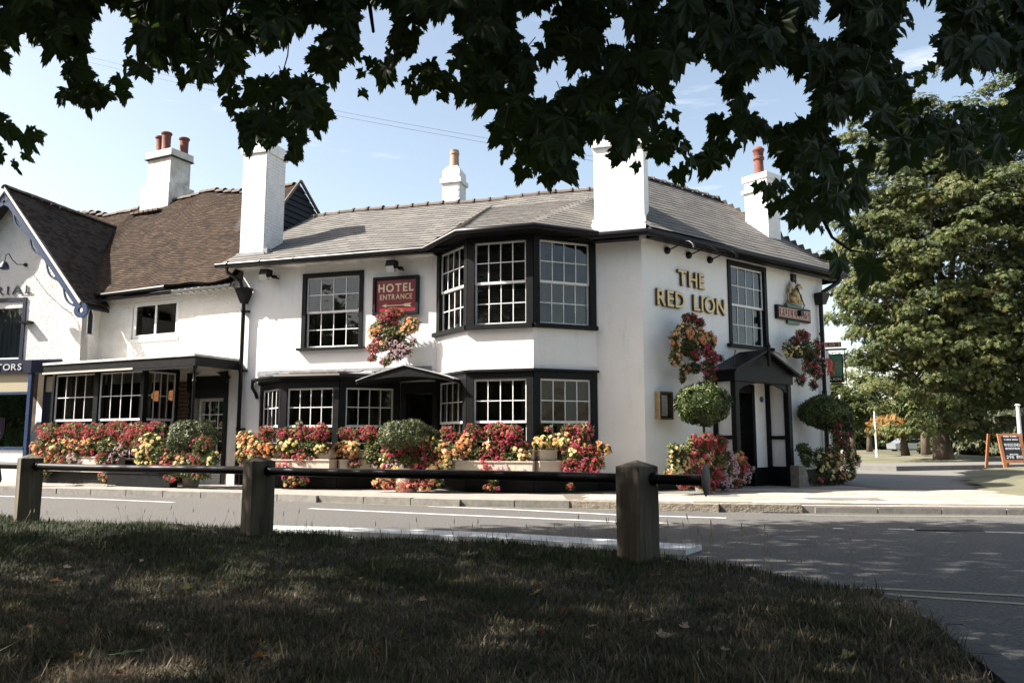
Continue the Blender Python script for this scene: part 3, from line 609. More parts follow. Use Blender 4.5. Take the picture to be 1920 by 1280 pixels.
alls = sorted(sl + sb + sr, key=lambda t: t[0].length - 6 * (t in ()) )
slate_pieces(alls[:300], roof)
V_, F_, mi_ = tile_joined(alls[300:] + sh, .009, .016); npmesh('slate_field', V_, F_, ['slate', 'slate2', 'slate3'], roof, kind='stuff', midx=mi_)
def ridge(a, c, par, step=.42, r=.11, roll=True, m='ridge', sag=None):
    L_ = (c - a).length; n = int(L_ / step); d = (c - a).normalized(); side = d.cross(Vector((0, 0, 1))).normalized()
    u = MB(); N = 8; vs = []
    prof = [(0, r), (.87, r), (.88, r + (.03 if roll else .004)), (1, r + (.03 if roll else .004))]
    for x, rr in prof:
        for j in range(N + 1):
            t = math.pi * (j / N) ; vs.append((x * step, math.cos(t) * rr, math.sin(t) * rr * .85))
    u.add(vs, [(i * (N + 1) + j, i * (N + 1) + j + 1, (i + 1) * (N + 1) + j + 1, (i + 1) * (N + 1) + j) for i in range(3) for j in range(N)])
    me = protomesh('ridge_tile', u, m); R_ = Matrix((d, -side, (-side).cross(d) * -1)).transposed()
    zc = d.cross(-side); zc = zc if zc.z > 0 else -zc; R_ = Matrix((d, -side, zc)).transposed()
    for i in range(n):
        p = a + d * (i * step); p = p + Vector((0, 0, (sag(p) if sag else 0) + rnd.uniform(-.006, .006)))
        piece('ridge_tile', me, par, p, R_ @ Euler((0, rnd.uniform(-.012, .012), 0)).to_matrix())
ridge(RLt + Vector((0, 0, -.02)), RRt + Vector((0, 0, -.02)), roof, sag=main_sag); ridge(RRL, RRR, roof, m='ridge', roll=True); ridge(RER, RRR, roof, step=.4, r=.06, roll=False)
MB().box(LW, -9.44, -.5, .26, .34, 4.96, 5.02).build('eaves_board', 'black', roof)
b = MB(); b.box(LW, -.9, -.02, .14, .34, 4.94, 5.10); b.box(RW, .0, 6.8, .14, .30, 4.98, 5.12); b.box(RW, 6.78, 6.84, .3, -5.2, 4.95, 5.12); b.build('fascia', 'black', roof)
b = MB(); b.box(LW, -9.1, -4.3, .002, .3, 4.93, 4.96); b.build('soffit', 'stainwhite', roof)
b = MB(); gp = [LW.P(-9.5, .44, 4.985), LW.P(-4.42, .46, 5.01), LW.P(-3.42, 1.19, 5.11), LW.P(-1.86, 1.19, 5.11), LW.P(-.78, .42, 5.06)]
b.tube(gp, .062, 10); b.tube([LW.P(-.95, .42, 5.02), LW.P(.16, .44, 5.03), RW.P(6.9, .42, 5.10)], .068, 10)
for s in np.arange(-9.2, -4.5, .85): b.tube([LW.P(s, .44, 5.0), LW.P(s + .03, .44, 5.0)], .072, 10)
b.tube([RW.P(6.9, .42, 5.1), RW.P(6.95, .3, 5.1), RW.P(6.95, -5.2, 5.1)], .068, 10); b.build('gutter', 'blackiron', roof, smooth='auto')
# bay soffit board
b = MB(); b.prism([LW.P(-4.45, .1, 5.05), LW.P(-3.4, 1.14, 5.05), LW.P(-1.88, 1.14, 5.05), LW.P(-.8, .1, 5.05)], Vector((0, 0, .03))); b.build('bay_soffit', 'black', roof)
# chimneys
c1 = MB().box(LW, -9.21, -8.58, -.75, -.01, 5.0, 8.02); c1.box(LW, -9.26, -8.53, -.80, .04, 7.72, 7.86).box(LW, -9.24, -8.55, -.78, .02, 7.86, 7.98)
k = c1.build('chimney', 'wbrick', pub); bricks(k, LW, -9.21, -8.58, 5.32, 7.70, .0)
SF = F(LW.P(-8.58, 0, 0)[:2], (-LW.n)[:2]); SF.n = LW.u.copy(); bricks(k, SF, .01, .75, 5.45, 7.70, .0)
MB().box(LW, -9.27, -8.52, -.8, .06, 5.15, 5.34).box(LW, -8.56, -8.45, -.85, .05, 5.3, 5.42).build('flashing', 'lead', k)
MB().lathe(LW.P(-8.9, -.4, 7.98), [(.3, 0), (.27, .06), (.15, .12), (.02, .14)], 10).build('cap', 'render', k)
k = MB().box(LW, -.93, .07, -.75, .0, 5.0, 7.1).box(LW, -.98, .12, -.8, .05, 6.95, 7.12).build('chimney', 'render', pub)
b = MB(); b.prism([LW.P(-1.0, .32, 5.12), LW.P(.13, .32, 5.12), LW.P(.10, .0, 5.38), LW.P(-.96, .0, 5.38)], Vector((0, 0, .02))); b.box(LW, -.97, .10, -.4, .03, 5.36, 5.46); b.build('flashing', 'whitekerb', k)
MB().lathe(LW.P(-.4, -.4, 7.1), [(.14, 0), (.12, .4), (.15, .43), (.15, .48)], 14).build('pot', 'terracotta', k, smooth='auto')
k = MB().box(LW, -5.63, -5.15, -4.0, -3.5, 6.6, 7.78).box(LW, -5.68, -5.10, -4.05, -3.45, 7.78, 7.90).box(LW, -5.63, -5.15, -4.0, -3.5, 7.9, 8.12).build('chimney', 'wbrick', pub)
b = MB(); fr = LW; v = [fr.P(s, o, 8.12) for s, o in ((-5.63, -4), (-5.15, -4), (-5.15, -3.5), (-5.63, -3.5))] + [fr.P(s, o, 8.28) for s, o in ((-5.52, -3.88), (-5.26, -3.88), (-5.26, -3.62), (-5.52, -3.62))]
b.add(v, [(0, 1, 5, 4), (1, 2, 6, 5), (2, 3, 7, 6), (3, 0, 4, 7), (4, 5, 6, 7)]); b.build('shoulder', 'render', k); bricks(k, LW, -5.63, -5.15, 7.05, 7.78, -3.5); bricks(k, LW, -5.63, -5.15, 7.9, 8.12, -3.5)
MB().lathe(LW.P(-5.39, -3.75, 8.26), [(.125, 0), (.115, .36), (.13, .37), (.13, .41), (.115, .42), (.12, .48), (.1, .49), (.1, .4)], 16).build('pot', 'buffpot', k, smooth='auto')
k = MB().box(RW, 5.45, 5.98, -1.40, -.75, 5.2, 7.75).box(RW, 5.39, 6.04, -1.46, -.69, 7.32, 7.4).box(RW, 5.41, 6.02, -1.44, -.71, 7.62, 7.76).build('chimney', 'wbrick', pub)
MB().box(RW, 5.40, 6.03, -1.0, -.68, 5.7, 6.02).build('flashing', 'lead', k)
MB().lathe(RW.P(5.68, -1.1, 7.76), [(.17, 0), (.16, .03), (.12, .06), (.11, .42), (.14, .45), (.14, .5), (.115, .52), (.13, .66), (.15, .68), (.15, .72), (.09, .78)], 16).build('pot', 'terracotta', k, smooth='auto')
# rainwater pipes
b = MB(); b.tube([LW.P(-9.22, .42, 4.95), LW.P(-9.22, .42, 4.83), LW.P(-9.05, .14, 4.66), LW.P(-9.02, .12, 4.52)], .042, 8); b.prism([LW.P(-9.14, .24, 4.50), LW.P(-8.78, .24, 4.50), LW.P(-8.84, .20, 4.36), LW.P(-8.93, .16, 4.16), LW.P(-9.03, .16, 4.16), LW.P(-9.10, .2, 4.36)], -LW.n * .2)
b.tube([LW.P(-8.98, .09, 4.2), LW.P(-8.98, .09, .14)], .045, 10)
for z in (3.95, 2.6, 1.3): b.tube([LW.P(-8.98, .09, z), LW.P(-8.98, .09, z + .06)], .056, 10); b.box(LW, -9.04, -8.86, .0, .1, z + .01, z + .05)
b.build('downpipe', 'blackiron', pub, smooth='auto')
b = MB(); b.tube([RW.P(6.6, .42, 5.02), RW.P(6.55, .40, 4.9), RW.P(6.25, .15, 4.65), RW.P(6.22, .1, 4.45), RW.P(6.2, .1, .14)], .05, 10); b.prism([RW.P(6.05, .26, 4.62), RW.P(6.4, .26, 4.62), RW.P(6.3, .2, 4.35), RW.P(6.14, .2, 4.35)], -RW.n * .22)
for z in (3.6, 2.2): b.tube([RW.P(6.2, .1, z), RW.P(6.2, .1, z + .06)], .062, 10)
b.build('downpipe', 'blackiron', pub, smooth='auto')
# porch over the corner door
porch = MB()
p0, p1, D = 2.12, 3.98, .56
for s in (p0, p1): porch.box(RW, s - .06, s + .06, D - .1, D + .02, .1, 2.28); porch.box(RW, s - .06, s + .06, .002, .1, .1, 2.28)
porch.box(RW, p0 - .1, p1 + .1, D - .08, D + .05, 2.28, 2.5)
for s in (p0, p1): porch.box(RW, s - .07, s + .07, .002, D - .08, 2.28, 2.49); porch.box(RW, s - .03, s + .03, .1, D - .1, .1, .52); porch.box(RW, s - .04, s + .04, .1, D - .1, 1.10, 1.18)
N = 10; vs = []
for i in range(N + 1):                                     # arch under the beam
    t = i / N; s = p0 + .06 + (p1 - p0 - .12) * t; vs += [(s, 2.28), (s, 2.08 + .19 * math.sin(math.pi * t) ** .6)]
for i in range(N):
    (s0_, z0_), (_, u0), (s1_, z1_), (_, u1) = vs[2 * i], vs[2 * i + 1], vs[2 * i + 2], vs[2 * i + 3]
    porch.add([RW.P(s0_, D, z0_), RW.P(s1_, D, z1_), RW.P(s1_, D, u1), RW.P(s0_, D, u0), RW.P(s0_, D - .05, z0_), RW.P(s1_, D - .05, z1_), RW.P(s1_, D - .05, u1), RW.P(s0_, D - .05, u0)], [(0, 1, 2, 3), (4, 7, 6, 5), (2, 6, 7, 3)])
pm_ = porch.build('porch', 'black', pub)
for s in (p0, p1): MB().box(RW, s - .012, s + .012, .1, D - .1, .52, 1.10).build('panel', 'render', pm_); MB().box(RW, s - .013, s + .013, .1, D - .1, 1.18, 2.28).build('panel', 'render', pm_)
b = MB(); ap = (p0 + p1) / 2 - .0
e0, e1 = p0 - .2, p1 + .2
for a, c in (((e0, 2.46), (ap, 2.93)), ((ap, 2.93), (e1, 2.46))):
    b.prism([RW.P(a[0], .0, a[1]), RW.P(c[0], .0, c[1]), RW.P(c[0], D + .16, c[1]), RW.P(a[0], D + .16, a[1])], Vector((0, 0, .05)))
b.prism([RW.P(p0 - .05, D + .03, 2.5), RW.P(p1 + .05, D + .03, 2.5), RW.P(ap, D + .03, 2.91)], -RW.n * .05)
b.build('porch_roof', 'black', pm_)
b = MB(); b.lathe(RW.P(ap, D + .16, 2.62), [(.035, 0), (.035, .32), (.05, .34), (.03, .37), (.05, .42), (.03, .47), (.012, .56), (.002, .64)], 10); b.build('finial', 'black', pm_, smooth='auto')
b = MB(); b.box(RW, 2.44, 2.54, -.28, .03, .1, 2.28); b.box(RW, 3.4, 3.5, -.28, .03, .1, 2.28); b.box(RW, 2.54, 3.4, -.28, .02, 2.1, 2.28); b.box(RW, 2.54, 3.4, -.26, -.2, .12, .9)
for i in range(4): b.box(RW, 2.54, 3.4, -.24, -.2, 1.15 + i * .27, 1.19 + i * .27)
for s in (2.8, 3.1): b.box(RW, s, s + .05, -.24, -.2, .9, 2.1)
dm = b.build('door', 'black', pub)
for i in range(4):
    for j, (a, c) in enumerate(((2.55, 2.8), (2.85, 3.1), (3.15, 3.4))): MB().box(RW, a, c, -.225, -.22, .92 + i * .27, 1.15 + i * .27).build('pane', 'glassup', dm)
MB().box(RW, 3.12, 3.15, -.2, -.13, 1.0, 1.25).build('handle', 'gold', dm); MB().box(RW, 3.52, 3.92, .001, .014, .1, .5).build('door_skirting', 'black', dm)
pl = thing('fire_plaque', RW.P(3.78, .02, 1.93), 'small round blue plaque on the white panel inside the porch', 'plaque')
MB().lathe(RW.P(3.78, .002, 1.98), [(.065, 0), (.065, .012), (.055, .014)], 18, RW.n).build('plate', 'blueplate', pl); 
# loose cables along the walls
b = MB(); b.tube([RW.P(2.1, .55, 2.5), RW.P(2.3, .4, 2.8), RW.P(2.5, .3, 2.95), RW.P(2.75, .1, 2.98)], .012, 5); b.tube([RW.P(4.15, .02, 3.08), RW.P(4.5, .02, 3.05), RW.P(4.62, .02, 2.99)], .008, 5); b.tube([RW.P(4.17, .02, 3.08), RW.P(4.19, .02, 2.6)], .008, 5)
b.build('cable', 'blackiron', pub)

# ------------------------------------------------------------------ restaurant under the brown roof
rest = thing('restaurant_building', PW.P(-2.5, -2, 0), 'roughcast white restaurant with sagging brown tiled roof left of the pub', 'restaurant')
b = wall(PW, -4.85, .0, 0, 4.72, [(-3.62, -2.02, 3.52, 4.48), (-5.0, -2.0, .6, 2.5), (-1.38, -.4, .1, 2.35)], th=.3)
b.add([PW.P(-4.85, -.3, 4.6), PW.P(-9, -.3, 4.6), PW.P(-9, -.3, 0), PW.P(-4.85, -.3, 0)], [(0, 1, 2, 3)]); b.add([PW.P(0, 0, 0), PW.P(0, -6.4, 0), PW.P(0, -6.4, 4.7), PW.P(0, 0, 4.7)], [(0, 1, 2, 3)])
b.build('wall', 'rough', rest)
b = MB(); b.box(PW, -5.0, -.05, -4.0, -3.8, .1, 4.7); b.box(PW, -5, -.05, -4, -.32, 2.6, 2.9); b.box(PW, -5, -.05, -4, -.32, .0, .11); b.box(PW, -5.1, -5.0, -4, .9, .1, 2.9); b.box(PW, -.05, -.01, -4, -.32, .1, 4.6); b.box(PW, -1.5, -1.4, -3.8, -.3, .1, 2.6); b.box(PW, -5, -.05, -4, -.3, 4.62, 4.68); b.build('interior', 'interior', rest)
w = window(rest, PW, -3.60, -2.04, 3.54, 4.46, 1, 1, 1, fw=.06, fmat='whitewood', glass='glassup', fwb=.06, proud=-.03, frame_o=.1)
MB().box(PW, -2.85, -2.79, -.09, -.028, 3.6, 4.4).build('mullion', 'whitewood', w); MB().box(PW, -3.66, -1.98, -.1, .03, 3.47, 3.54).build('sill', 'whitewood', w)
# front bay with shopfront windows, and flat canopy carried on an iron column
for s0, s1 in ((-5.05, -3.47), (-3.47, -1.88)): window(rest, PW, s0, s1, .65, 2.72, 4, 2, 2, o=.95, fw=.075, fwb=0, proud=.02, sill=(0, .04, .06), back=('curtain', .3 if s0 < -4 else .08), top_frac=.55)
BRt = F(PW.P(-1.88, .95, 0)[:2], (-PW.n)[:2]); BRt.n = PW.u.copy()
window(rest, BRt, 0, .95, .65, 2.72, 4, 2, 2, fw=.075, fwb=0, proud=.02, sill=(0, .04, .06), back=('curtain', .35), top_frac=.55)
b = MB(); b.box(PW, -5.05, -1.88, .88, .96, .1, .65); b.box(BRt, 0, .95, -.06, .01, .1, .65); b.build('stall_riser', 'black', rest)
b = MB(); b.box(PW, -5.05, -1.9, .3, .86, .1, .13); b.build('bay_floor', 'interior', rest)
cnp = MB(); cnp.box(PW, -5.0, -.02, .0, 1.28, 2.86, 2.91); cnp = cnp.build('canopy', 'stainwhite', rest)
b = MB(); b.box(PW, -5.0, -.02, 1.17, 1.25, 2.66, 2.86); b.box(PW, -.1, -.02, .002, 1.17, 2.66, 2.86); b.box(PW, -5, -1.85, .97, 1.17, 2.73, 2.80); b.build('fascia', 'black', cnp)
MB().box(PW, -5.0, -1.9, 1.25, 1.275, 2.64, 2.68).build('trim', 'cream', cnp); MB().box(PW, -1.9, -.1, .0, 1.17, 2.80, 2.84).build('soffit', 'cream', cnp); MB().box(PW, -1.88, -.05, 1.25, 1.275, 2.60, 2.65).build('trim', 'black', cnp)
b = MB(); b.lathe(PW.P(-.10, 1.18, .1), [(.05, 0), (.05, .1), (.032, .15), (.03, 2.2), (.05, 2.24), (.032, 2.28), (.034, 2.48), (.06, 2.55)], 10); b.build('column', 'blackiron', rest, smooth='auto')
b = MB(); b.box(PW, -1.5, -1.38, -.3, .03, .1, 2.55); b.box(PW, -.42, -.30, -.3, .03, .1, 2.55); b.box(PW, -1.38, -.42, -.3, .02, 2.05, 2.55); dm = b.build('door', 'black', rest)
q = MB(); q.box(PW, -1.36, -1.30, -.2, -.16, .7, 2.05); q.box(PW, -.50, -.44, -.2, -.16, .7, 2.05); q.box(PW, -1.3, -.5, -.2, -.161, 1.98, 2.05); q.box(PW, -1.3, -.5, -.2, -.161, .70, .76)
for i in (1, 2): q.box(PW, -1.3 + i * .267 - .01, -1.3 + i * .267 + .01, -.195, -.165, .76, 1.98)
for j in range(1, 4): q.box(PW, -1.3, -.5, -.194, -.166, .76 + j * .305 - .01, .76 + j * .305 + .01)
q.build('door_leaf', 'whitewood', dm); MB().box(PW, -1.38, -.42, -.2, -.15, .1, .7).build('door_panel', 'whitewood', dm)
for i in range(3):
    for j in range(4): MB().box(PW, -1.295 + i * .267, -1.045 + i * .267, -.182, -.18, .77 + j * .305, 1.05 + j * .305).build('pane', 'glass', dm)
b = MB()                                                    # brick pier and arch brace by the door
for j in range(26):
    for i in range(2): b.box(PW, -1.86 + i * .17 + (j % 2) * .02, -1.71 + i * .17 + (j % 2) * .02, .003, .03, .12 + j * .09, .195 + j * .09)
b.build('brickwork', mat('dark_brick', (.12, .055, .035), .9, nscale=9, namt=.3), rest, kind='stuff')
b = MB()
for i in range(8):
    t0_, t1_ = i / 8 * math.pi / 2, (i + 1) / 8 * math.pi / 2; a = [PW.P(-.32 - .34 * (1 - math.cos(t)), .1, 2.62 - .42 * (1 - math.sin(t))) for t in (t0_, t1_)]
    b.prism([a[0], a[1], PW.P(-.3, .1, 2.64)], -PW.n * .06); a = [PW.P(-1.5 + .34 * (1 - math.cos(t)), .1, 2.62 - .42 * (1 - math.sin(t))) for t in (t0_, t1_)]; b.prism([a[0], a[1], PW.P(-1.52, .1, 2.64)], -PW.n * .06)
b.build('arch_brace', 'black', rest)
# brown roof
def psag(p):
    s = (p - PW.o).dot(PW.u); return .10 * math.sin(s * 1.05 + .6) * max(0, min(1, (p.z - 4.7) / 2)) + .045 * math.sin(s * 2.1 + p.z * 1.3) + .02 * math.sin(s * 5 + p.z * 3) - .035 * math.exp(-((s + 2.6) / 1.2) ** 2)
PE0, PE1, PR1, PR0 = PW.P(-9.2, .30, 4.72), PW.P(-.12, .30, 4.72), PW.P(-1.12, -3.05, 8.12), PW.P(-11.2, -3.05, 8.30)
rf = deck('roof', [(PE0, PE1, PR1, PR0), (PR0, PR1, PW.P(-.6, -6.4, 4.7), PW.P(-11, -6.4, 4.7))], rest, drop=.16)
N = 40; vs = []
for j in range(N + 1):
    for i in range(N + 1):
        p = PE0.lerp(PR0, j / N).lerp(PE1.lerp(PR1, j / N), i / N); vs.append(p + Vector((0, 0, psag(p) - .015)))
b = MB(); b.add(vs, [(j * (N + 1) + i, j * (N + 1) + i + 1, (j + 1) * (N + 1) + i + 1, (j + 1) * (N + 1) + i) for j in range(N) for i in range(N)])
b.add([vs[N * (N + 1) + i] for i in range(N + 1)] + [vs[N * (N + 1) + i] + Vector((0, 0, -.4)) - PW.n * .25 for i in range(N + 1)], [(i, i + 1, N + 2 + i, N + 1 + i) for i in range(N)]); b.build('roof_boarding', 'deck', rf)
tl = tiles(PE0, PE1, PR1, PR0, .088, .165, sag=psag, jit=.006)
V_, F_, mi_ = tile_joined(tl, .012, .018); npmesh('roof_tiles', V_, F_, ['tile', 'tile2', 'tile'], rf, kind='stuff', midx=mi_)
ridge(PR0, PR1 + Vector((0, 0, .02)), rf, step=.32, r=.12, roll=False, sag=lambda p: psag(p) - .03)
gp_ = [PW.P(-.35, .1, 4.9), PW.P(-1.12, -3.0, 8.08), PW.P(-.9, -6.3, 4.8)]
for i in range(13):                                         # weatherboards of the gable end
    z0, z1 = 5.9 + i * .175, 5.9 + i * .175 + .16
    if z1 > 8.0: break
    def lim(z, k): a, c = (gp_[0], gp_[1]) if k else (gp_[2], gp_[1]); return a.lerp(c, (z - a.z) / (c.z - a.z))
    a0, a1, d0, d1 = lim(z0, 1), lim(z1, 1), lim(z0, 0), lim(z1, 0); n_ = PW.u * .02
    MB().prism([a0 + n_, d0 + n_, d1, a1], PW.u * .03).build('weatherboard', 'black', rest)
b = MB()
for i in range(8):
    z0 = 5.7 + i * .01
b.prism([lim(5.6, 1), lim(5.6, 0), gp_[1]], -PW.u * .05); b.build('gable_wall', 'deck', rest)
b = MB(); b.tube([gp_[0] + PW.u * .1 + Vector((0, 0, .0)), gp_[1] + PW.u * .08 + Vector((0, 0, .05))], .04, 5); b.tube([gp_[2] + PW.u * .1, gp_[1] + PW.u * .08 + Vector((0, 0, .05))], .045, 5); b.build('verge_board', 'ridge', rest)
b = MB(); b.tube([PW.P(-4.5, .36, 4.66), PW.P(-2.1, .36, 4.68)], .05, 8); b.build('gutter', 'blackiron', rf)
for i in range(9): MB().box(PW, -2.0 + i * .21, -1.93 + i * .21, .003, .26, 4.55, 4.61).build('rafter_end', 'stainwhite', rf)
k = MB(); k.box(PW, -7.10, -5.90, -3.75, -2.80, 7.4, 8.75); k.box(PW, -6.98, -6.0, -3.65, -2.90, 8.75, 9.62); k.box(PW, -7.04, -5.94, -3.7, -2.85, 9.62, 9.84)
k = k.build('chimney', 'stainwhite', rest); MB().box(PW, -7.06, -5.92, -3.72, -2.83, 9.60, 9.625).build('drip_course', 'deck', k)
for i, (s, o, h) in enumerate(((-6.72, -3.1, .55), (-6.35, -3.0, .58), (-6.1, -3.45, .52))):
    MB().lathe(PW.P(s, o, 9.84), [(.15, 0), (.14, .03), (.125, .05), (.13, h - .08), (.16, h - .06), (.165, h - .02), (.15, h), (.11, h), (.1, h - .2)], 16).build('pot', 'terracotta', k, smooth='auto')
for i in range(6): MB().box(PW, -7.08 + i * .2, -6.92 + i * .2, -2.8, -2.45, 7.80 - .0, 7.86).build('flashing_tile', 'ridge', k)
b = MB(); b.tube([PW.P(-.15, .12, 2.5), PW.P(-.15, .2, 2.42)], .02, 6); b.ball(PW.P(-.15, .2, 2.40), .05, 8); b.build('wall_lamp', 'blackiron', label='little black lamp on the wall between restaurant canopy and pub downpipe', cat='lamp')

# ------------------------------------------------------------------ gabled shop at the far left
shop = thing('shop_building', GW.P(-2.2, -2, 0), 'gabled white shop with blue bargeboards and navy shopfront at the far left', 'shop')
b = wall(GW, -5.2, 0, 3.0, 4.45, [(-3.05, -1.66, 3.10, 4.40)], th=.25); b = wall(GW, -5.2, 0, 0, 3.0, [(-5.0, -.6, .1, 2.9)], th=.25, mb=b)
b.add([GW.P(-4.95, 0, 4.45), GW.P(0, 0, 4.45), GW.P(-2.2, 0, 7.25)], [(0, 1, 2)])
SG = F(GW.P(0, 0, 0)[:2], (-GW.n)[:2]); SG.n = GW.u.copy()
b.add([SG.P(0, 0, 0), SG.P(.9, 0, 0), SG.P(.9, 0, 4.6), SG.P(0, 0, 4.45)], [(0, 1, 2, 3)]); b.build('wall', 'rough', shop)
w = window(shop, GW, -3.05, -1.66, 3.05, 4.72 - .06, 1, 1, 1, fw=.10, fmat='navydark', fwb=.05, glass='glassup', back=('net', .9), sill=(.05, .1, .05)); MB().box(GW, -1.7, -1.42, .0, .16, 3.98, 4.04).build('hinge_bracket', 'blackiron', shop)
b = MB(); v = [SG.P(.26 + x, .004, z) for x, z in ((-.07, 3.72), (.07, 3.72), (.07, 4.2), (0, 4.36), (-.07, 4.2))]; b.prism(v, SG.n * .01); b.build('slit_window', 'navydark', shop)
b = MB(); b.box(SG, .15, .37, .0, .05, 3.64, 3.70)
for a, c in (((.16, 3.72), (.16, 4.22)), ((.36, 3.72), (.36, 4.22)), ((.16, 4.22), (.26, 4.42)), ((.36, 4.22), (.26, 4.42))): b.tube([SG.P(a[0], .01, a[1]), SG.P(c[0], .01, c[1])], .02, 4)
b.build('slit_surround', 'whitewood', shop)
def gsag(p): return .03 * math.sin(p.y * 1.7) + .02 * math.sin(p.z * 2.5)
g0, g1, g2, g3 = GW.P(.32, .42, 4.38), GW.P(.32, -1.6, 4.42), GW.P(-2.2, -5.6, 7.42), GW.P(-2.2, .42, 7.42)
k0, k3 = GW.P(-4.72, .42, 4.38), GW.P(-4.72, -4, 4.42)
rf = deck('roof', [(g0, g1, g2, g3), (g3, g2, k3, k0)], shop, drop=.08)
tl = tiles(g0, GW.P(.32, -3.0, 4.42), GW.P(-2.2, -5.6, 7.42), g3, .088, .165, sag=gsag, jit=.006); V_, F_, mi_ = tile_joined(tl, .012, .018); npmesh('roof_tiles', V_, F_, ['tileshade', 'tileshade', 'tile'], rf, kind='stuff', midx=mi_)
ridge(g3, g2, rf, step=.32, r=.11, roll=False)
bb = MB(); ft, tp_ = Vector((.24, 4.36)), Vector((-2.2, 7.30)); dd = (tp_ - ft).normalized(); nn = Vector((-dd.y, dd.x)); nn = nn if nn.y < 0 else -nn
N = 60; Lb = (tp_ - ft).length; prof = []
for i in range(N + 1):
    t = i / N; x = t * Lb; ph = (x % .86) / .86; prof.append((x, .135 + .105 * max(0, math.sin(math.pi * min(1, ph / .72)))))
for mirror in (0, 1):
    Q = lambda x, y, o: GW.P((ft + dd * x + nn * y).x if not mirror else -4.4 - (ft + dd * x + nn * y).x, o, (ft + dd * x + nn * y).y)
    for i in range(N):
        (x0, y0), (x1, y1) = prof[i], prof[i + 1]; ph = (x0 % .86) / .86; hole = .14 < ph < .60
        parts = [(0, .115), (y0 - .035, y0)] if hole else [(0, y0)]
        for a, c in parts:
            c1_ = c if c == .115 else y1; a1_ = a if a == 0 else y1 - .035
            bb.add([Q(x0, a, .40), Q(x1, a1_, .40), Q(x1, c1_, .40), Q(x0, c, .40), Q(x0, a, .36), Q(x1, a1_, .36), Q(x1, c1_, .36), Q(x0, c, .36)], [(0, 1, 2, 3), (4, 7, 6, 5), (0, 4, 5, 1), (3, 2, 6, 7)])
ctr = GW.P(.30, .38, 4.20); N = 20; vs = []
for i in range(N):
    t = 2 * math.pi * i / N
    for r_, o in ((.19, .41), (.07, .41), (.19, .35), (.07, .35)): vs.append(GW.P(.30 + r_ * math.cos(t), o, 4.20 + r_ * math.sin(t)))
bb.add(vs, [f for i in range(N) for j in (((i + 1) % N),) for f in ((4 * i, 4 * i + 1, 4 * j + 1, 4 * j), (4 * i + 2, 4 * j + 2, 4 * j + 3, 4 * i + 3), (4 * i, 4 * j, 4 * j + 2, 4 * i + 2), (4 * i + 1, 4 * i + 3, 4 * j + 3, 4 * j + 1))])
bb.build('bargeboard', 'navy', shop)
b = MB(); b.prism([GW.P(.30, .43, 4.42), GW.P(-2.2, .43, 7.44), GW.P(-2.2, .43, 7.36), GW.P(.26, .43, 4.36)], -GW.n * .08); b.build('verge_trim', 'whitewood', shop)
b = MB(); b.box(GW, -5.0, -1.06, .02, .34, 2.72, 3.02); b.prism([GW.P(-1.06, .34, 2.72), GW.P(-.5, .05, 2.72), GW.P(-.5, .0, 2.72), GW.P(-1.06, .0, 2.72)], Vector((0, 0, .30))); b.box(GW, -5, -.5, .0, .05, 3.02, 3.07); b.build('shop_fascia', 'navydark', shop)
b = MB(); b.box(GW, -1.14, -1.05, .22, .32, .1, 2.72); b.box(GW, -5, -1.14, .24, .32, 2.2, 2.26); b.box(GW, -5, -1.14, .22, .33, .86, .93); b.box(GW, -3.1, -3.02, .22, .32, .93, 2.72); sf = b.build('shopfront', 'navy', shop)
MB().box(GW, -5, -1.05, .2, .3, .1, .86).build('stall_riser', 'whitewood', sf); MB().box(GW, -5, -1.14, .24, .26, 2.26, 2.72).build('transom_blind', 'beige', sf)
MB().box(GW, -3.02, -1.14, .27, .275, .93, 2.2).build('pane', 'glass', sf); MB().box(GW, -1.42, -1.17, .25, .262, 1.55, 2.02).build('notice', 'paper', sf)
b = MB(); b.box(GW, -1.0, -.5, -.1, -.02, .1, 2.72); b.build('shop_door', 'navydark', shop); MB().box(GW, -.92, -.6, -.018, -.01, 2.27, 2.65).build('fanlight', 'beige', shop); MB().box(GW, -.80, -.62, -.018, -.012, 1.18, 1.5).build('notice', 'paper', shop)
b = MB(); b.box(GW, -5, -.5, -1.6, -1.5, .1, 2.9); b.box(GW, -5, -.5, -1.6, .2, .1, .9); b.build('interior', 'interior', shop)
for i in range(4):
    s = -3.0 + i * .45; MB().prism([GW.P(s, -.2, .92), GW.P(s + .3, -.2, .92), GW.P(s + .42, -.45, 1.55), GW.P(s + .12, -.45, 1.55)], GW.n * .01).build('display_board', 'paper', shop)
for i in range(3): MB().ball(GW.P(-1.9 + i * .2, .05, 1.0), .08, 8, sc=(1, 1, .9)).build('display_ornament', ('stone', 'whitewood', 'stone')[i], shop)

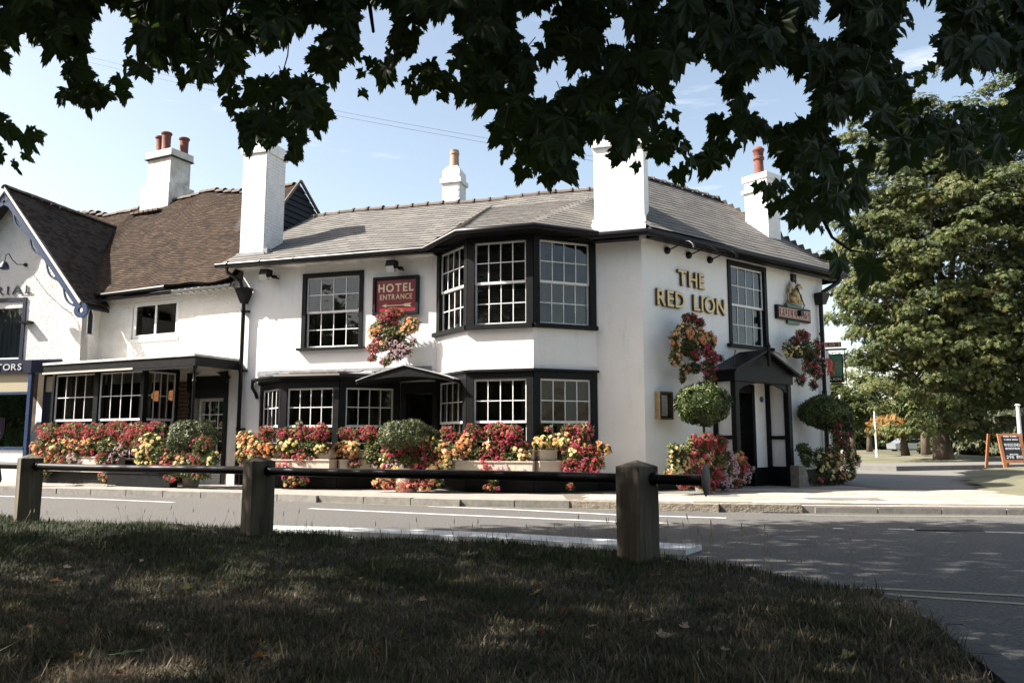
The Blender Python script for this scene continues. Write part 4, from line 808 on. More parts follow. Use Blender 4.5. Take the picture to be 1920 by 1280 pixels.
# ------------------------------------------------------------------ lettering and signs
def glyph(ch, h, ext, off=.0, bevel=0.):
    cu = bpy.data.curves.new('t', 'FONT'); cu.body = ch; cu.size = h / .72; cu.extrude = ext; cu.offset = off; cu.bevel_depth = bevel; cu.resolution_u = 4
    o = bpy.data.objects.new('t', cu); C.objects.link(o); dg = bpy.context.evaluated_depsgraph_get(); me = bpy.data.meshes.new_from_object(o.evaluated_get(dg)); bpy.data.objects.remove(o); return me
def lettering(parent, fr, text, s0, s1, z, h, o, m, ext=.01, off=0., gap=.12, space=.45, back=None, bext=None, name='letter', hscale=1):
    """letters from s0 to s1 standing on height z, each an object; back adds a wider, deeper letter behind"""
    ms = [(None if c == ' ' else glyph(c, h, ext, off), c) for c in text]; ws = []
    for me, c in ms:
        if me: a = np.array([v.co[:] for v in me.vertices]); ws.append((a[:, 0].min(), a[:, 0].max()))
        else: ws.append((0, space * h))
    tot = sum(b_ - a_ for a_, b_ in ws) + gap * h * (len(ws) - 1); k = (s1 - s0) / tot; x = s0
    R_ = Matrix((fr.u, Vector((0, 0, 1)), fr.n)).transposed()
    for (me, c), (a_, b_) in zip(ms, ws):
        if me:
            me.materials.clear(); me.materials.append(M[m]); me.name = name
            piece(name, me, parent, fr.P(x - a_ * k, o, z), R_, (k, 1, 1))
            if back:
                mb = glyph(c, h, bext or ext, off + back[1]); mb.materials.clear(); mb.materials.append(M[back[0]]); mb.name = 'letter_edge'
                piece('letter_edge', mb, parent, fr.P(x - a_ * k, o - ext - (bext or ext) - .002, z), R_, (k, 1, 1))
        x += (b_ - a_) * k + gap * h * k
nm = thing('name_lettering', RW.P(1.4, .05, 3.75), 'raised gold capitals spelling THE RED LION on the white wall', 'lettering')
lettering(nm, RW, 'THE', 1.02, 1.86, 4.215, .32, .055, 'gold', .008, .004, .22, back=('golddark', .012), bext=.014)
lettering(nm, RW, 'RED LION', .37, 2.52, 3.735, .33, .055, 'gold', .008, .004, .16, .55, back=('golddark', .012), bext=.014)
hs = thing('hotel_sign', LW.P(-5.2, .05, 3.72), 'dark red board in a black frame reading HOTEL ENTRANCE with an arrow', 'sign')
b = MB(); x0, x1, z0, z1 = -5.76, -4.70, 3.73, 4.56
b.box(LW, x0, x0 + .06, .01, .09, z0, z1).box(LW, x1 - .06, x1, .01, .09, z0, z1).box(LW, x0 + .06, x1 - .06, .01, .088, z0, z0 + .06).box(LW, x0 + .06, x1 - .06, .01, .088, z1 - .06, z1).build('frame', 'black', hs)
MB().box(LW, x0 + .05, x1 - .05, .01, .05, z0 + .05, z1 - .05).build('board', 'signred', hs)
lettering(hs, LW, 'HOTEL', x0 + .12, x1 - .12, 4.235, .175, .056, 'signcream', .004, .006, .22); lettering(hs, LW, 'ENTRANCE', x0 + .16, x1 - .15, 4.065, .115, .056, 'signcream', .004, .001, .2)
b = MB(); b.box(LW, -5.5, -4.95, .052, .058, 3.925, 3.945); b.prism([LW.P(-5.56, .052, 3.935), LW.P(-5.44, .052, 3.975), LW.P(-5.46, .052, 3.935), LW.P(-5.44, .052, 3.895)], LW.n * .007)
b.prism([LW.P(-5.02, .052, 3.965), LW.P(-4.86, .052, 3.975), LW.P(-4.90, .052, 3.935), LW.P(-4.86, .052, 3.895), LW.P(-5.02, .052, 3.905), LW.P(-5.06, .052, 3.935)], LW.n * .007); b.build('arrow', 'signcream', hs)
for s, lab in ((-8.30, 'black floodlight under the gutter beside the first chimney'), (-5.22, 'black floodlight under the gutter above the hotel sign')):
    t = thing('floodlight', LW.P(s, .1, 4.7), lab, 'floodlight', 'floodlights under the pub gutter')
    b = MB(); b.prism([LW.P(s - .11, .16, 4.86), LW.P(s - .11, .34, 4.86), LW.P(s - .11, .40, 4.72), LW.P(s - .11, .34, 4.66), LW.P(s - .11, .16, 4.72)], LW.u * .2); b.box(LW, s + .09, s + .17, .1, .2, 4.68, 4.74); b.build('housing', 'black', t)
    b = MB(); b.prism([LW.P(s - .10, .345, 4.655), LW.P(s - .10, .405, 4.715), LW.P(s - .10, .34, 4.60), LW.P(s - .1, .2, 4.66)], LW.u * .18); b.build('lens', 'lens', t)
    b = MB(); b.tube([LW.P(s + .14, .0, 4.7), LW.P(s + .14, .18, 4.7)], .02, 6); b.build('bracket', 'blackiron', t)
for s, lab in ((.74, 'leftmost of three black swan-neck lamps above the gold lettering'), (1.41, 'middle one of three black swan-neck lamps above the gold lettering'), (2.10, 'rightmost of three black swan-neck lamps, next to the window')):
    t = thing('sign_lamp', RW.P(s, 0, 4.85), lab, 'wall lamp', 'lamps above the gold lettering')
    MB().lathe(RW.P(s, .002, 4.88), [(.075, 0), (.075, .04), (.05, .07)], 14, RW.n).build('mount', 'blackiron', t, smooth='auto')
    b = MB(); b.tube([RW.P(s, .05, 4.88), RW.P(s + .0, .52, 4.97), RW.P(s, .58, 4.96), RW.P(s, .70, 4.86)], .014, 7); b.build('arm', 'blackiron', t, smooth='auto')
    MB().lathe(RW.P(s, .68, 4.88), [(.02, 0), (.03, .015), (.034, .09)], 12, Vector((RW.n.x * .3, RW.n.y * .3, -1))).build('head', 'black', t, smooth='auto')
t = thing('sign_lamp', RW.P(5.2, 0, 4.8), 'single black lamp on a long sloping arm over the gilded griffin sign', 'wall lamp')
MB().box(RW, 5.13, 5.27, .0, .07, 4.80, 4.97).build('mount', 'blackiron', t); MB().tube([RW.P(5.2, .06, 4.82), RW.P(4.85, .5, 4.12), RW.P(4.72, .52, 4.0)], .014, 7).build('arm', 'blackiron', t); MB().box(RW, 4.60, 4.72, .46, .56, 3.86, 3.99).build('head', 'blackiron', t)
fs = thing('brewery_sign', RW.P(5.1, 0, 3.8), "red brewery board lettered FULLER'S below a gilded griffin", 'sign')
x0, x1 = 4.42, 5.78; zc = 4.02
MB().box(RW, x0, x1, .0, .08, zc - .17, zc + .15).build('board', 'black', fs); MB().box(RW, x0 + .04, x1 - .04, .08, .088, zc - .13, zc + .11).build('face', 'fullred', fs)
b = MB()
for a, c, e, g in ((x0 + .05, x1 - .05, zc + .08, zc + .088), (x0 + .05, x1 - .05, zc - .11, zc - .102), (x0 + .05, x0 + .058, zc - .102, zc + .08), (x1 - .058, x1 - .05, zc - .102, zc + .08)): b.box(RW, a, c, .088, .093, e, g)
b.build('border', 'signcream', fs); lettering(fs, RW, "FULLER'S", x0 + .12, x1 - .12, zc - .085, .15, .094, 'signcream', .003, -.002, .42)
MB().box(RW, 4.8, 5.4, .0, .1, zc + .13, zc + .22).box(RW, 4.86, 5.34, .0, .06, zc - .25, zc - .17).build('plinth', 'signgreen', fs)
g = MB(); P_ = lambda s, o, z: RW.P(s, o, z); Rr = RW.rot()
g.ball(P_(5.10, .13, zc + .42), .13, 10, sc=(.75, .8, 1.35), rot=Rr); g.ball(P_(5.16, .15, zc + .60), .075, 10, sc=(.8, .9, 1.2), rot=Rr); g.ball(P_(5.23, .16, zc + .66), .055, 8, sc=(1.2, .8, .8), rot=Rr); g.ball(P_(4.97, .13, zc + .32), .10, 8, sc=(1, .9, .9), rot=Rr)
g.tube([P_(5.28, .16, zc + .65), P_(5.33, .16, zc + .62), P_(5.34, .16, zc + .58)], [.03, .018, .005], 6)
for s in (5.13, 5.21): g.tube([P_(s, .17, zc + .45), P_(s + .03, .18, zc + .33), P_(s + .02, .18, zc + .22), P_(s + .08, .19, zc + .225)], [.045, .035, .028, .02], 7)
g.tube([P_(4.95, .13, zc + .3), P_(5.0, .17, zc + .25), P_(5.1, .18, zc + .235)], [.05, .035, .02], 7); g.tube([P_(4.88, .1, zc + .26), P_(4.83, .1, zc + .32), P_(4.86, .1, zc + .40), P_(4.82, .1, zc + .47)], [.025, .018, .016, .03], 6)
for k in range(6): g.tube([P_(5.06, .1, zc + .48), P_(5.0 - .012 * k, .08, zc + .66 - .035 * k), P_(4.93 - .012 * k, .07, zc + .76 - .055 * k)], [.03, .026, .006], 5)
for s in (5.12, 5.17): g.tube([P_(s, .15, zc + .66), P_(s - .01, .15, zc + .75)], [.02, .003], 5)
g.build('griffin', 'gold', fs, smooth=True)
mc = thing('menu_case', RW.P(.5, 0, 1.5), 'brass framed menu case on the white wall left of the clipped bay tree', 'notice case')
b = MB(); x0, x1, z0, z1 = .30, .68, 1.48, 2.02; b.box(RW, x0, x0 + .04, 0, .13, z0, z1).box(RW, x1 - .04, x1, 0, .13, z0, z1).box(RW, x0 + .04, x1 - .04, 0, .128, z0, z0 + .04).box(RW, x0 + .04, x1 - .04, 0, .128, z1 - .04, z1).build('frame', 'golddark', mc); MB().box(RW, x0 - .012, x0 - .001, 0, .13, z0, z1).build('frame_side', 'gold', mc)
MB().box(RW, x0 + .04, x1 - .04, .0, .02, z0 + .04, z1 - .04).build('back', 'black', mc); MB().box(RW, x0 + .06, x1 - .06, .03, .034, z0 + .07, z1 - .06).build('menu', 'paper', mc)
b = MB()
for i in range(11):
    w_ = rnd.uniform(.05, .1); b.box(RW, .49 - w_, .49 + w_, .034, .036, z1 - .13 - i * .03, z1 - .123 - i * .03)
b.build('print', 'blackiron', mc)
# shop lettering
t = thing('shop_lettering', GW.P(-2, .02, 4.74), 'navy serif capitals ending RIAL on the gabled wall', 'lettering')
def serif(par, fr, text, s0, s1, z, h, o, m, thin=.012):
    lettering(par, fr, text, s0, s1, z, h, o, m, .006, -.0, .3)
    n = len(text); w = (s1 - s0) / n
    b = MB()
    for i, c in enumerate(text):
        a = s0 + w * i; 
        feet = {'R': (.05, .75), 'I': (.3,), 'A': (0.02, .72), 'L': (.08,), 'T': (.32,), 'P': (.08,)}.get(c, ())
        for f_ in feet: b.box(fr, a + w * f_ - .015, a + w * f_ + w * .24, o - .006, o + .005, z, z + thin)
    if b.v: b.build('serif', m, par)
serif(t, GW, 'ERIAL', -2.92, -1.52, 4.76, .22, .02, 'navydark')
t = thing('shop_fascia_lettering', GW.P(-2, .36, 2.78), 'pale serif capitals ending CTORS on the navy shop fascia', 'lettering'); lettering(t, GW, 'DOCTORS'[2:], -2.28, -1.33, 2.79, .16, .352, 'steel', .004, .002, .16)
t = thing('swan_neck_lamp', GW.P(-1.92, 0, 5.4), 'navy swan-neck lamp with a bell shade on the gabled wall', 'wall lamp')
MB().lathe(GW.P(-1.78, .0, 5.50), [(.05, 0), (.04, .05)], 10, GW.n).build('mount', 'blackiron', t); MB().tube([GW.P(-1.78, .04, 5.5), GW.P(-1.80, .25, 5.46), GW.P(-1.80, .42, 5.56), GW.P(-1.80, .52, 5.68), GW.P(-1.80, .60, 5.62), GW.P(-1.80, .62, 5.45)], .012, 6).build('arm', 'blackiron', t)
MB().lathe(GW.P(-1.80, .62, 5.46), [(.02, 0), (.05, -.02), (.09, -.08), (.115, -.17), (.10, -.2), (.03, -.21)], 14).build('shade', 'navydark', t, smooth='auto')
# hanging sign on a white post behind the pub corner
sg = RW.P(6.9, -.15, 0); ps = thing('pub_sign', sg + Vector((0, 0, .1)), 'green pictorial hanging sign with a red lion beyond the pub corner', 'hanging sign')
SP = F(sg[:2], (.93, -.36)); MB().box(SP, -.08, .0, -.04, .04, .1, 3.3).build('post', 'whitewood', ps); MB().box(SP, -.4, .42, -.03, .03, 3.30, 3.34).tube([SP.P(.36, 0, 3.3), SP.P(.38, 0, 2.46)], .012, 5).tube([SP.P(-.34, 0, 2.46), SP.P(.38, 0, 2.46)], .012, 5).build('bracket', 'blackiron', ps)
MB().box(SP, -.30, .32, -.02, .02, 2.5, 3.2).build('frame', 'blackiron', ps); MB().box(SP, -.27, .29, .02, .025, 2.53, 3.17).build('picture', 'signgreen', ps); MB().box(SP, -.27, .29, .025, .03, 2.53, 2.64).build('caption_band', 'blackiron', ps)
lettering(ps, SP, 'RED LION', -.24, .26, 2.555, .06, .032, 'signcream', .002, 0, .2); MB().box(SP, -.3, .30, -.02, .03, 3.38, 3.50).build('top_board', 'fullred', ps); lettering(ps, SP, "FULLER'S", -.27, .27, 3.40, .08, .034, 'signcream', .002, 0, .3)
b = MB(); T = lambda l, r: b.tube([SP.P(x, .034, z) for x, z in l], r, 6)
T([(.0, 2.78), (.02, 2.88), (.04, 2.97), (.02, 3.04)], [.05, .05, .06, .05]); T([(.02, 3.04), (-.05, 3.08), (-.10, 3.05)], [.05, .04, .015]); T([(.03, 2.98), (-.07, 2.98), (-.13, 3.02)], [.03, .022, .015]); T([(.03, 2.93), (-.06, 2.9), (-.12, 2.93)], [.03, .02, .014])
T([(.02, 2.82), (-.04, 2.76), (-.02, 2.70), (-.09, 2.68)], [.04, .03, .02, .015]); T([(.02, 2.8), (.09, 2.75), (.10, 2.69), (.05, 2.67)], [.04, .03, .02, .015]); T([(.05, 2.8), (.15, 2.84), (.14, 2.94), (.18, 3.0)], [.02, .015, .015, .025]); b.build('lion', 'pinkred', ps)

# ------------------------------------------------------------------ leaf and flower templates
def quadleaf(w, l, fold=.15): return [(0, 0, 0), (w / 2, l * .5, fold * w), (0, l, 0), (-w / 2, l * .5, fold * w)], [(0, 1, 2, 3)]
PAL_V, PAL_F = [], []
for i, a in enumerate((-1.25, -.65, 0, .65, 1.25)):          # horse chestnut leaf: five drooping leaflets
    k = len(PAL_V); c_, s_ = math.cos(a), math.sin(a); l = 1 - .12 * abs(i - 2)
    for x, y, z in ((0, .04, 0), (.17, .62, -.10), (0, 1, -.34), (-.17, .62, -.10)): PAL_V.append(((x * c_ + y * s_) * l * .5, (-x * s_ + y * c_) * l * .5, z * l * .5))
    PAL_F.append((k, k + 1, k + 2, k + 3))
STAR_V = [(0, 0, 0)]                                        # lobed leaf, coarse: for the crown overhead
for i, (a, r_) in enumerate(((-2.5, .45), (-2.0, .75), (-1.5, .4), (-1.05, .95), (-.5, .5), (0, 1.1), (.5, .5), (1.05, .95), (1.5, .4), (2.0, .75), (2.5, .45))):
    STAR_V.append((math.sin(a) * r_ * .5, math.cos(a) * r_ * .5 + .0, -.08 * r_ * r_))
STAR_F = [(0, i, i + 1) for i in range(1, 11)]
BUSH_V, BUSH_F = [], []
for i in range(3):                                          # a spray of three simple leaves
    a = i * 2.1 + .3; k = len(BUSH_V)
    for x, y, z in ((0, 0, 0), (.22, .45, .1), (0, 1, .25), (-.22, .45, .1)): BUSH_V.append((x * math.cos(a) + y * math.sin(a), -x * math.sin(a) + y * math.cos(a), z))
    BUSH_F.append((k, k + 1, k + 2, k + 3))
def crownpts(center, rad, nclump, per, clump_r, squash=.75, shell=.62, seed=0):
    """leaf positions: clumps spread over an uneven crown, leaves on the outside of each clump"""
    r_ = np.random.default_rng(seed); d = unit(r_.normal(size=(nclump, 3))); ph = r_.uniform(0, 6.28, 6)
    bumpy = 1 + .13 * np.sin(3 * np.arctan2(d[:, 1], d[:, 0]) + ph[0]) + .10 * np.sin(5 * d[:, 2] + 2 * np.arctan2(d[:, 1], d[:, 0]) + ph[1]) + r_.uniform(-.1, .1, nclump)
    rr = (shell + (1 - shell) * r_.uniform(0, 1, nclump) ** .5) * bumpy
    cc_ = np.array(center) + d * rr[:, None] * np.array(rad); cr_ = clump_r * r_.uniform(.6, 1.3, nclump)
    e = unit(r_.normal(size=(nclump, per, 3))); e[..., 2] = np.abs(e[..., 2]) * .9 - .25 * (r_.random((nclump, per)) < .4)
    q = cc_[:, None] + e * (cr_[:, None] * r_.uniform(.55, 1.0, (nclump, per)))[..., None] * np.array((1, 1, squash))
    nn_ = unit(e + .5 * d[:, None] + np.array((0, 0, .5)) + r_.normal(size=e.shape) * .35)
    tint = np.clip(r_.normal(.45, .16, (nclump, per)) + r_.normal(0, .13, (nclump, 1)), 0, 1)
    return q.reshape(-1, 3), nn_.reshape(-1, 3), tint.reshape(-1), cc_
def foliage(name, pts, nrm, tint, size, tv, tf, m, parent, kind='stuff', seed=1, **kw):
    r_ = np.random.default_rng(seed); X, Y, Z = axes_from(nrm, r_); sz = size * r_.uniform(.7, 1.25, len(pts))
    V, Fc = scatter(tv, tf, pts, X, Y, Z, sz); return npmesh(name, V, Fc, m, parent, tint=np.repeat(tint, len(tf)), kind=kind, **kw)
def tree(name, label, base, trunk_h, center, rad, nclump, per, cr_, size, m, tv=PAL_V, tf=PAL_F, trunk_r=.2, seed=3, group=None, cat='tree', limbs=9, bark='bark', inner=False):
    t = thing(name, base, label, cat, group); base = Vector(base)
    q, nn_, ti, cc_ = crownpts(center, rad, nclump, per, cr_, seed=seed)
    if inner:
        q2, n2, ti2, _ = crownpts(center, [r * .7 for r in rad], nclump // 2, per // 2, cr_, shell=.3, seed=seed + 1); q, nn_, ti = np.concatenate([q, q2]), np.concatenate([nn_, n2]), np.concatenate([ti, ti2])
    foliage('crown', q, nn_, ti, size, tv, tf, m, t, seed=seed)
    b = MB(); r_ = random.Random(seed); top = Vector(center) + Vector((0, 0, rad[2] * .3))
    pts = [base - Vector((0, 0, .1)), base + Vector((r_.uniform(-.1, .1), 0, trunk_h * .35)), base + Vector((r_.uniform(-.15, .15), 0, trunk_h)), (base + Vector((0, 0, trunk_h))).lerp(top, .5), top]
    b.tube(pts, [trunk_r * 1.35, trunk_r, trunk_r * .85, trunk_r * .5, trunk_r * .12], 10)
    for i in range(limbs):
        e = Vector(cc_[r_.randrange(len(cc_))]); st = pts[2].lerp(pts[4], r_.uniform(0, .6)); mid = st.lerp(e, .5) + Vector((r_.uniform(-.3, .3), 0, r_.uniform(.1, .6)))
        b.tube([st, mid, e], [trunk_r * .4, trunk_r * .25, trunk_r * .05], 6)
    b.build('trunk', bark, t, smooth=True)
    return t
# flower heads
def head_geranium():
    b = MB(); r_ = random.Random(5)
    for i in range(13):
        d = Vector((r_.gauss(0, 1), r_.gauss(0, 1), abs(r_.gauss(0, 1)) * .9 + .1)).normalized(); a = d.orthogonal().normalized(); c = d.cross(a); p = d * .8; s = .36
        for j in range(5):
            t = j * 1.2566 + i; u = a * math.cos(t) + c * math.sin(t); v = d.cross(u)
            b.add([p, p + u * s * .55 + v * s * .38 + d * .1, p + u * s + d * .02, p + u * s * .55 - v * s * .38 + d * .1], [(0, 1, 2, 3)])
    return b
def head_begonia():
    b = MB()
    for ring, (n, r0, h, l) in enumerate(((7, .3, .0, .75), (6, .18, .22, .6), (5, .06, .36, .42))):
        for i in range(n):
            t = i / n * 6.283 + ring * .4; u = Vector((math.cos(t), math.sin(t), 0)); v = Vector((-u.y, u.x, 0)); z = Vector((0, 0, 1))
            b.add([u * r0 + z * h * .4, u * (r0 + l * .55) + v * l * .5 + z * (h + .18), u * (r0 + l) + z * (h + .12), u * (r0 + l * .55) - v * l * .5 + z * (h + .18)], [(0, 1, 2, 3)])
    return b
HEADS = {}
def head(col):
    if col not in HEADS: HEADS[col] = protomesh('flower', head_begonia() if col in ('orange', 'peach', 'yellow', 'cream') else head_geranium(), 'f_' + col)
    return HEADS[col]
MIX = {'red': ['red', 'red', 'red', 'coral', 'pink', 'crimson'], 'crimson': ['crimson', 'crimson', 'red', 'pink'], 'orange': ['orange', 'peach', 'peach', 'orange'], 'peach': ['peach', 'peach', 'orange', 'cream', 'coral'], 'yellow': ['yellow', 'cream', 'peach', 'cream'], 'cream': ['cream', 'cream', 'yellow', 'peach'],
       'pink': ['pink', 'pink', 'red'], 'lilac': ['lilac'], 'coral': ['coral', 'pink', 'coral', 'peach'], 'mix': ['coral', 'peach', 'cream', 'pink', 'lilac']}
def planting(name, label, cat, fr, off, clusters, base, group=None, seed=1, dark=.0, fsize=.043):
    t = thing(name, base, label, cat, group); r_ = np.random.default_rng(seed); P_, N_, T_ = [], [], []; made = []
    toeye = Vector((-base[0], -base[1], 0)).normalized()
    for (x, y, rx, ry, col, dens) in clusters:
        s, z = fr.px(x, y, off); c = np.array(fr.P(s, off, z)); d = np.linalg.norm(c) / FOC; a = rx * d; h = ry * d; dp = min(.20, max(.07, .75 * min(a, h)))
        U, Nn = np.array(fr.u), np.array(fr.n)
        n = int(50 + rx * ry * .62 * (1 if col != 'leaf' else 1.3)); e = unit(r_.normal(size=(n, 3))); e[:, 1] = np.abs(e[:, 1]) - .15; rr = r_.uniform(.55, 1.08, n)
        p = c + (e[:, :1] * a * U + e[:, 1:2] * dp * Nn + e[:, 2:3] * h * np.array((0, 0, 1))) * rr[:, None]
        k = p[:, 2] > .13; nn = unit(e[:, :1] * U * .6 + e[:, 1:2] * Nn + np.array((0, 0, .7)) + r_.normal(size=(n, 3)) * .5)
        P_.append(p[k]); N_.append(nn[k]); T_.append(np.clip(r_.normal(.42 - dark, .24, n), 0, 1)[k])
        if col in ('leaf',): continue
        m_ = int(math.pi * rx * ry / 38 * dens) + 1
        for _ in range(m_ * 3):
            if m_ <= 0: break
            v = r_.normal(size=3); v /= np.linalg.norm(v); v[1] = abs(v[1]); q_ = r_.uniform(.25, 1.05) if v[1] > .5 else r_.uniform(.85, 1.05)
            w = Vector(c + (v[0] * a * U * (q_ if v[1] > .5 else 1) + (v[1] * dp + .03) * Nn + v[2] * h * np.array((0, 0, 1)) * (q_ if v[1] > .5 else 1)))
            if w.z < .16 or any((w - o_).length < fsize * 1.15 for o_ in made[-60:]): continue
            made.append(w); m_ -= 1
            nv = (Vector(v[0] * U * .6 + v[1] * Nn * 1.1) + Vector((0, 0, .35 + v[2] * .5)) + toeye * .25 + Vector(r_.normal(size=3)) * .18).normalized()
            hd = head(MIX[col][r_.integers(len(MIX[col]))]); R_ = nv.to_track_quat('Z', 'Y').to_matrix() @ Euler((0, 0, r_.uniform(0, 6))).to_matrix()
            piece('flower', hd, t, w, R_, fsize * r_.uniform(.6, 1.25))
    foliage('leaves', np.concatenate(P_), np.concatenate(N_), np.concatenate(T_), .062, BUSH_V, BUSH_F, 'bedding', t, seed=seed)
    return t
def shrubball(fr, off, x, y, rx, ry, m, parent, n=2600, size=.055, name='crown', seed=2, flat=0):
    s, z = fr.px(x, y, off); c = np.array(fr.P(s, off, z)); d = np.linalg.norm(c) / FOC; a, h = rx * d, ry * d; r_ = np.random.default_rng(seed)
    e = unit(r_.normal(size=(n, 3))); bump_ = 1 + .05 * np.sin(e[:, 0] * 7 + seed) + .05 * np.sin(e[:, 2] * 6 + e[:, 1] * 5)
    if flat: e[:, 2] = np.maximum(e[:, 2], -.35)
    p = c + e * np.array((a, a, h)) * (bump_ * r_.uniform(.8, 1.05, n))[:, None]
    foliage(name, p, unit(e + r_.normal(size=e.shape) * .45), np.clip(r_.normal(.45, .25, n), 0, 1), size, BUSH_V, BUSH_F, m, parent, seed=seed); return Vector(c), a, h
# troughs under the bays
def trough(fr, a, c, o0, o1, z0, z1, par, m='cream'):
    b = MB(); b.box(fr, a, c, o0, o1, z0, z1 - .02); b.box(fr, a - .015, c + .015, o0, o1 + .02, z1 - .02, z1); b.box(fr, a + .03, c - .03, o0 + .02, o1 - .02, z1, z1 + .01); return b.build('trough', m, par)
t = planting('flower_trough', 'long flower trough under the restaurant windows, red above and peach below', 'flower trough', PW, 1.28, [
    (95, 812, 28, 15, 'red', 1), (140, 808, 32, 14, 'red', 1.1), (180, 810, 30, 14, 'crimson', 1), (222, 806, 30, 14, 'red', 1.2), (262, 812, 30, 18, 'red', 1.1), (295, 805, 22, 12, 'crimson', .9),
    (78, 838, 20, 16, 'coral', .9), (110, 838, 24, 15, 'peach', .9), (145, 832, 24, 14, 'peach', 1), (178, 826, 22, 14, 'orange', .9), (205, 838, 26, 18, 'leaf', 0), (165, 845, 14, 8, 'pink', 1), (228, 842, 18, 9, 'lilac', 1), (215, 832, 14, 10, 'cream', .5),
    (90, 858, 20, 16, 'coral', .8), (118, 862, 26, 16, 'red', .6), (142, 862, 17, 10, 'lilac', 1), (200, 862, 18, 18, 'crimson', .8), (216, 862, 10, 10, 'lilac', 1), (245, 820, 20, 16, 'red', .8), (85, 885, 12, 10, 'coral', .4), (195, 893, 12, 6, 'coral', .7)],
    PW.P(-3.5, 1.2, .12), seed=11, group='flower troughs in front of the windows')
trough(PW, -5.2, -2.3, 1.0, 1.3, .38, .72, t); MB().box(PW, -5.1, -2.4, 1.0, 1.2, .11, .38).build('stand', 'black', t)
t = planting('flower_trough', 'low bed of yellow begonias with red trailing flowers beside the restaurant column', 'flower trough', PW, 1.5, [
    (285, 832, 26, 18, 'yellow', .8), (268, 850, 20, 16, 'yellow', .6), (300, 850, 24, 16, 'leaf', 0), (275, 868, 16, 10, 'yellow', .8), (262, 835, 14, 18, 'crimson', .5), (318, 858, 16, 14, 'coral', .6), (323, 872, 14, 9, 'red', 1.2), (300, 872, 14, 10, 'red', .5), (345, 866, 22, 16, 'mix', .5), (375, 862, 22, 18, 'crimson', .4), (400, 862, 14, 18, 'yellow', .3), (380, 835, 22, 16, 'crimson', .3), (322, 897, 14, 5, 'red', .8), (378, 893, 20, 5, 'coral', .3), (350, 884, 40, 10, 'leaf', 0)],
    PW.P(-.9, 1.5, .12), seed=12, group='flower troughs in front of the windows', dark=.08)
trough(PW, -2.2, -.3, 1.3, 1.5, .12, .40, t, 'black')
t = thing('clipped_shrub', PW.P(-1.0, 1.25, .12), 'rounded variegated shrub in front of the restaurant door', 'shrub'); c, a, h = shrubball(PW, 1.2, 362, 820, 42, 30, 'variegated', t, 2400, .05, seed=5)
MB().tube([c - Vector((0, 0, .9)), c], [.03, .02], 6).build('stem', 'bark', t); MB().lathe((c.x, c.y, .11), [(.15, 0), (.2, .35), (.22, .38)], 14).build('pot', 'stone', t)
t = planting('flower_trough', 'cream trough under the pub bay left of the hood, orange begonias at its left end', 'flower trough', LW, 1.12, [
    (478, 838, 30, 20, 'peach', 1), (462, 822, 16, 14, 'peach', .9), (500, 842, 22, 16, 'orange', 1), (455, 858, 12, 12, 'coral', .6), (500, 812, 16, 12, 'red', .9), (532, 814, 18, 10, 'crimson', 1), (566, 812, 24, 12, 'red', 1.1), (603, 810, 18, 14, 'red', 1.2), (542, 834, 24, 14, 'yellow', .6), (580, 832, 24, 14, 'leaf', 0), (603, 838, 18, 12, 'yellow', 1.1), (545, 852, 16, 8, 'crimson', .9), (570, 858, 24, 14, 'red', .7), (588, 862, 9, 6, 'lilac', 1), (546, 868, 20, 12, 'crimson', .8), (562, 795, 6, 4, 'lilac', 1),
    (545, 900, 14, 10, 'coral', .7), (570, 900, 10, 8, 'crimson', .6), (525, 870, 14, 12, 'coral', .5)], LW.P(-7.2, 1.1, .12), seed=13, group='flower troughs in front of the windows')
trough(fA[0], .1, 1.25, .08, .34, .40, .70, t); trough(fA[1], -.05, 1.4, .10, .42, .42, .70, t); trough(fA[1], .0, 1.35, .06, .3, .72, .90, t)
t = planting('flower_trough', 'cream trough under the right side of the low bay, yellow begonias and crimson geraniums', 'flower trough', LW, .95, [
    (648, 812, 14, 10, 'crimson', 1), (664, 815, 16, 10, 'crimson', 1), (692, 812, 18, 12, 'red', 1.1), (650, 842, 26, 14, 'peach', 1.2), (665, 832, 14, 10, 'yellow', 1), (705, 835, 18, 16, 'leaf', 0), (700, 852, 20, 18, 'leaf', 0), (692, 852, 8, 5, 'pink', 1), (664, 870, 12, 8, 'pink', .5), (710, 865, 12, 10, 'lilac', .4), (720, 818, 12, 12, 'red', .6)], LW.P(-5.8, 1.0, .12), seed=14, group='flower troughs in front of the windows')
trough(fA[2], .0, 1.2, .08, .34, .42, .70, t); trough(fA[2], .1, 1.15, .06, .26, .72, .88, t)
t = thing('clipped_shrub', LW.P(-4.9, 1.2, .12), 'domed variegated shrub standing under the curved door hood', 'shrub'); c, a, h = shrubball(LW, 1.25, 764, 818, 52, 30, 'variegated', t, 3200, .05, seed=6)
MB().tube([c - Vector((0, 0, .9)), c], [.035, .02], 6).build('stem', 'bark', t)
MB().lathe((c.x, c.y, .11), [(.2, 0), (.26, .4), (.28, .45)], 14).build('pot', 'cream', t)
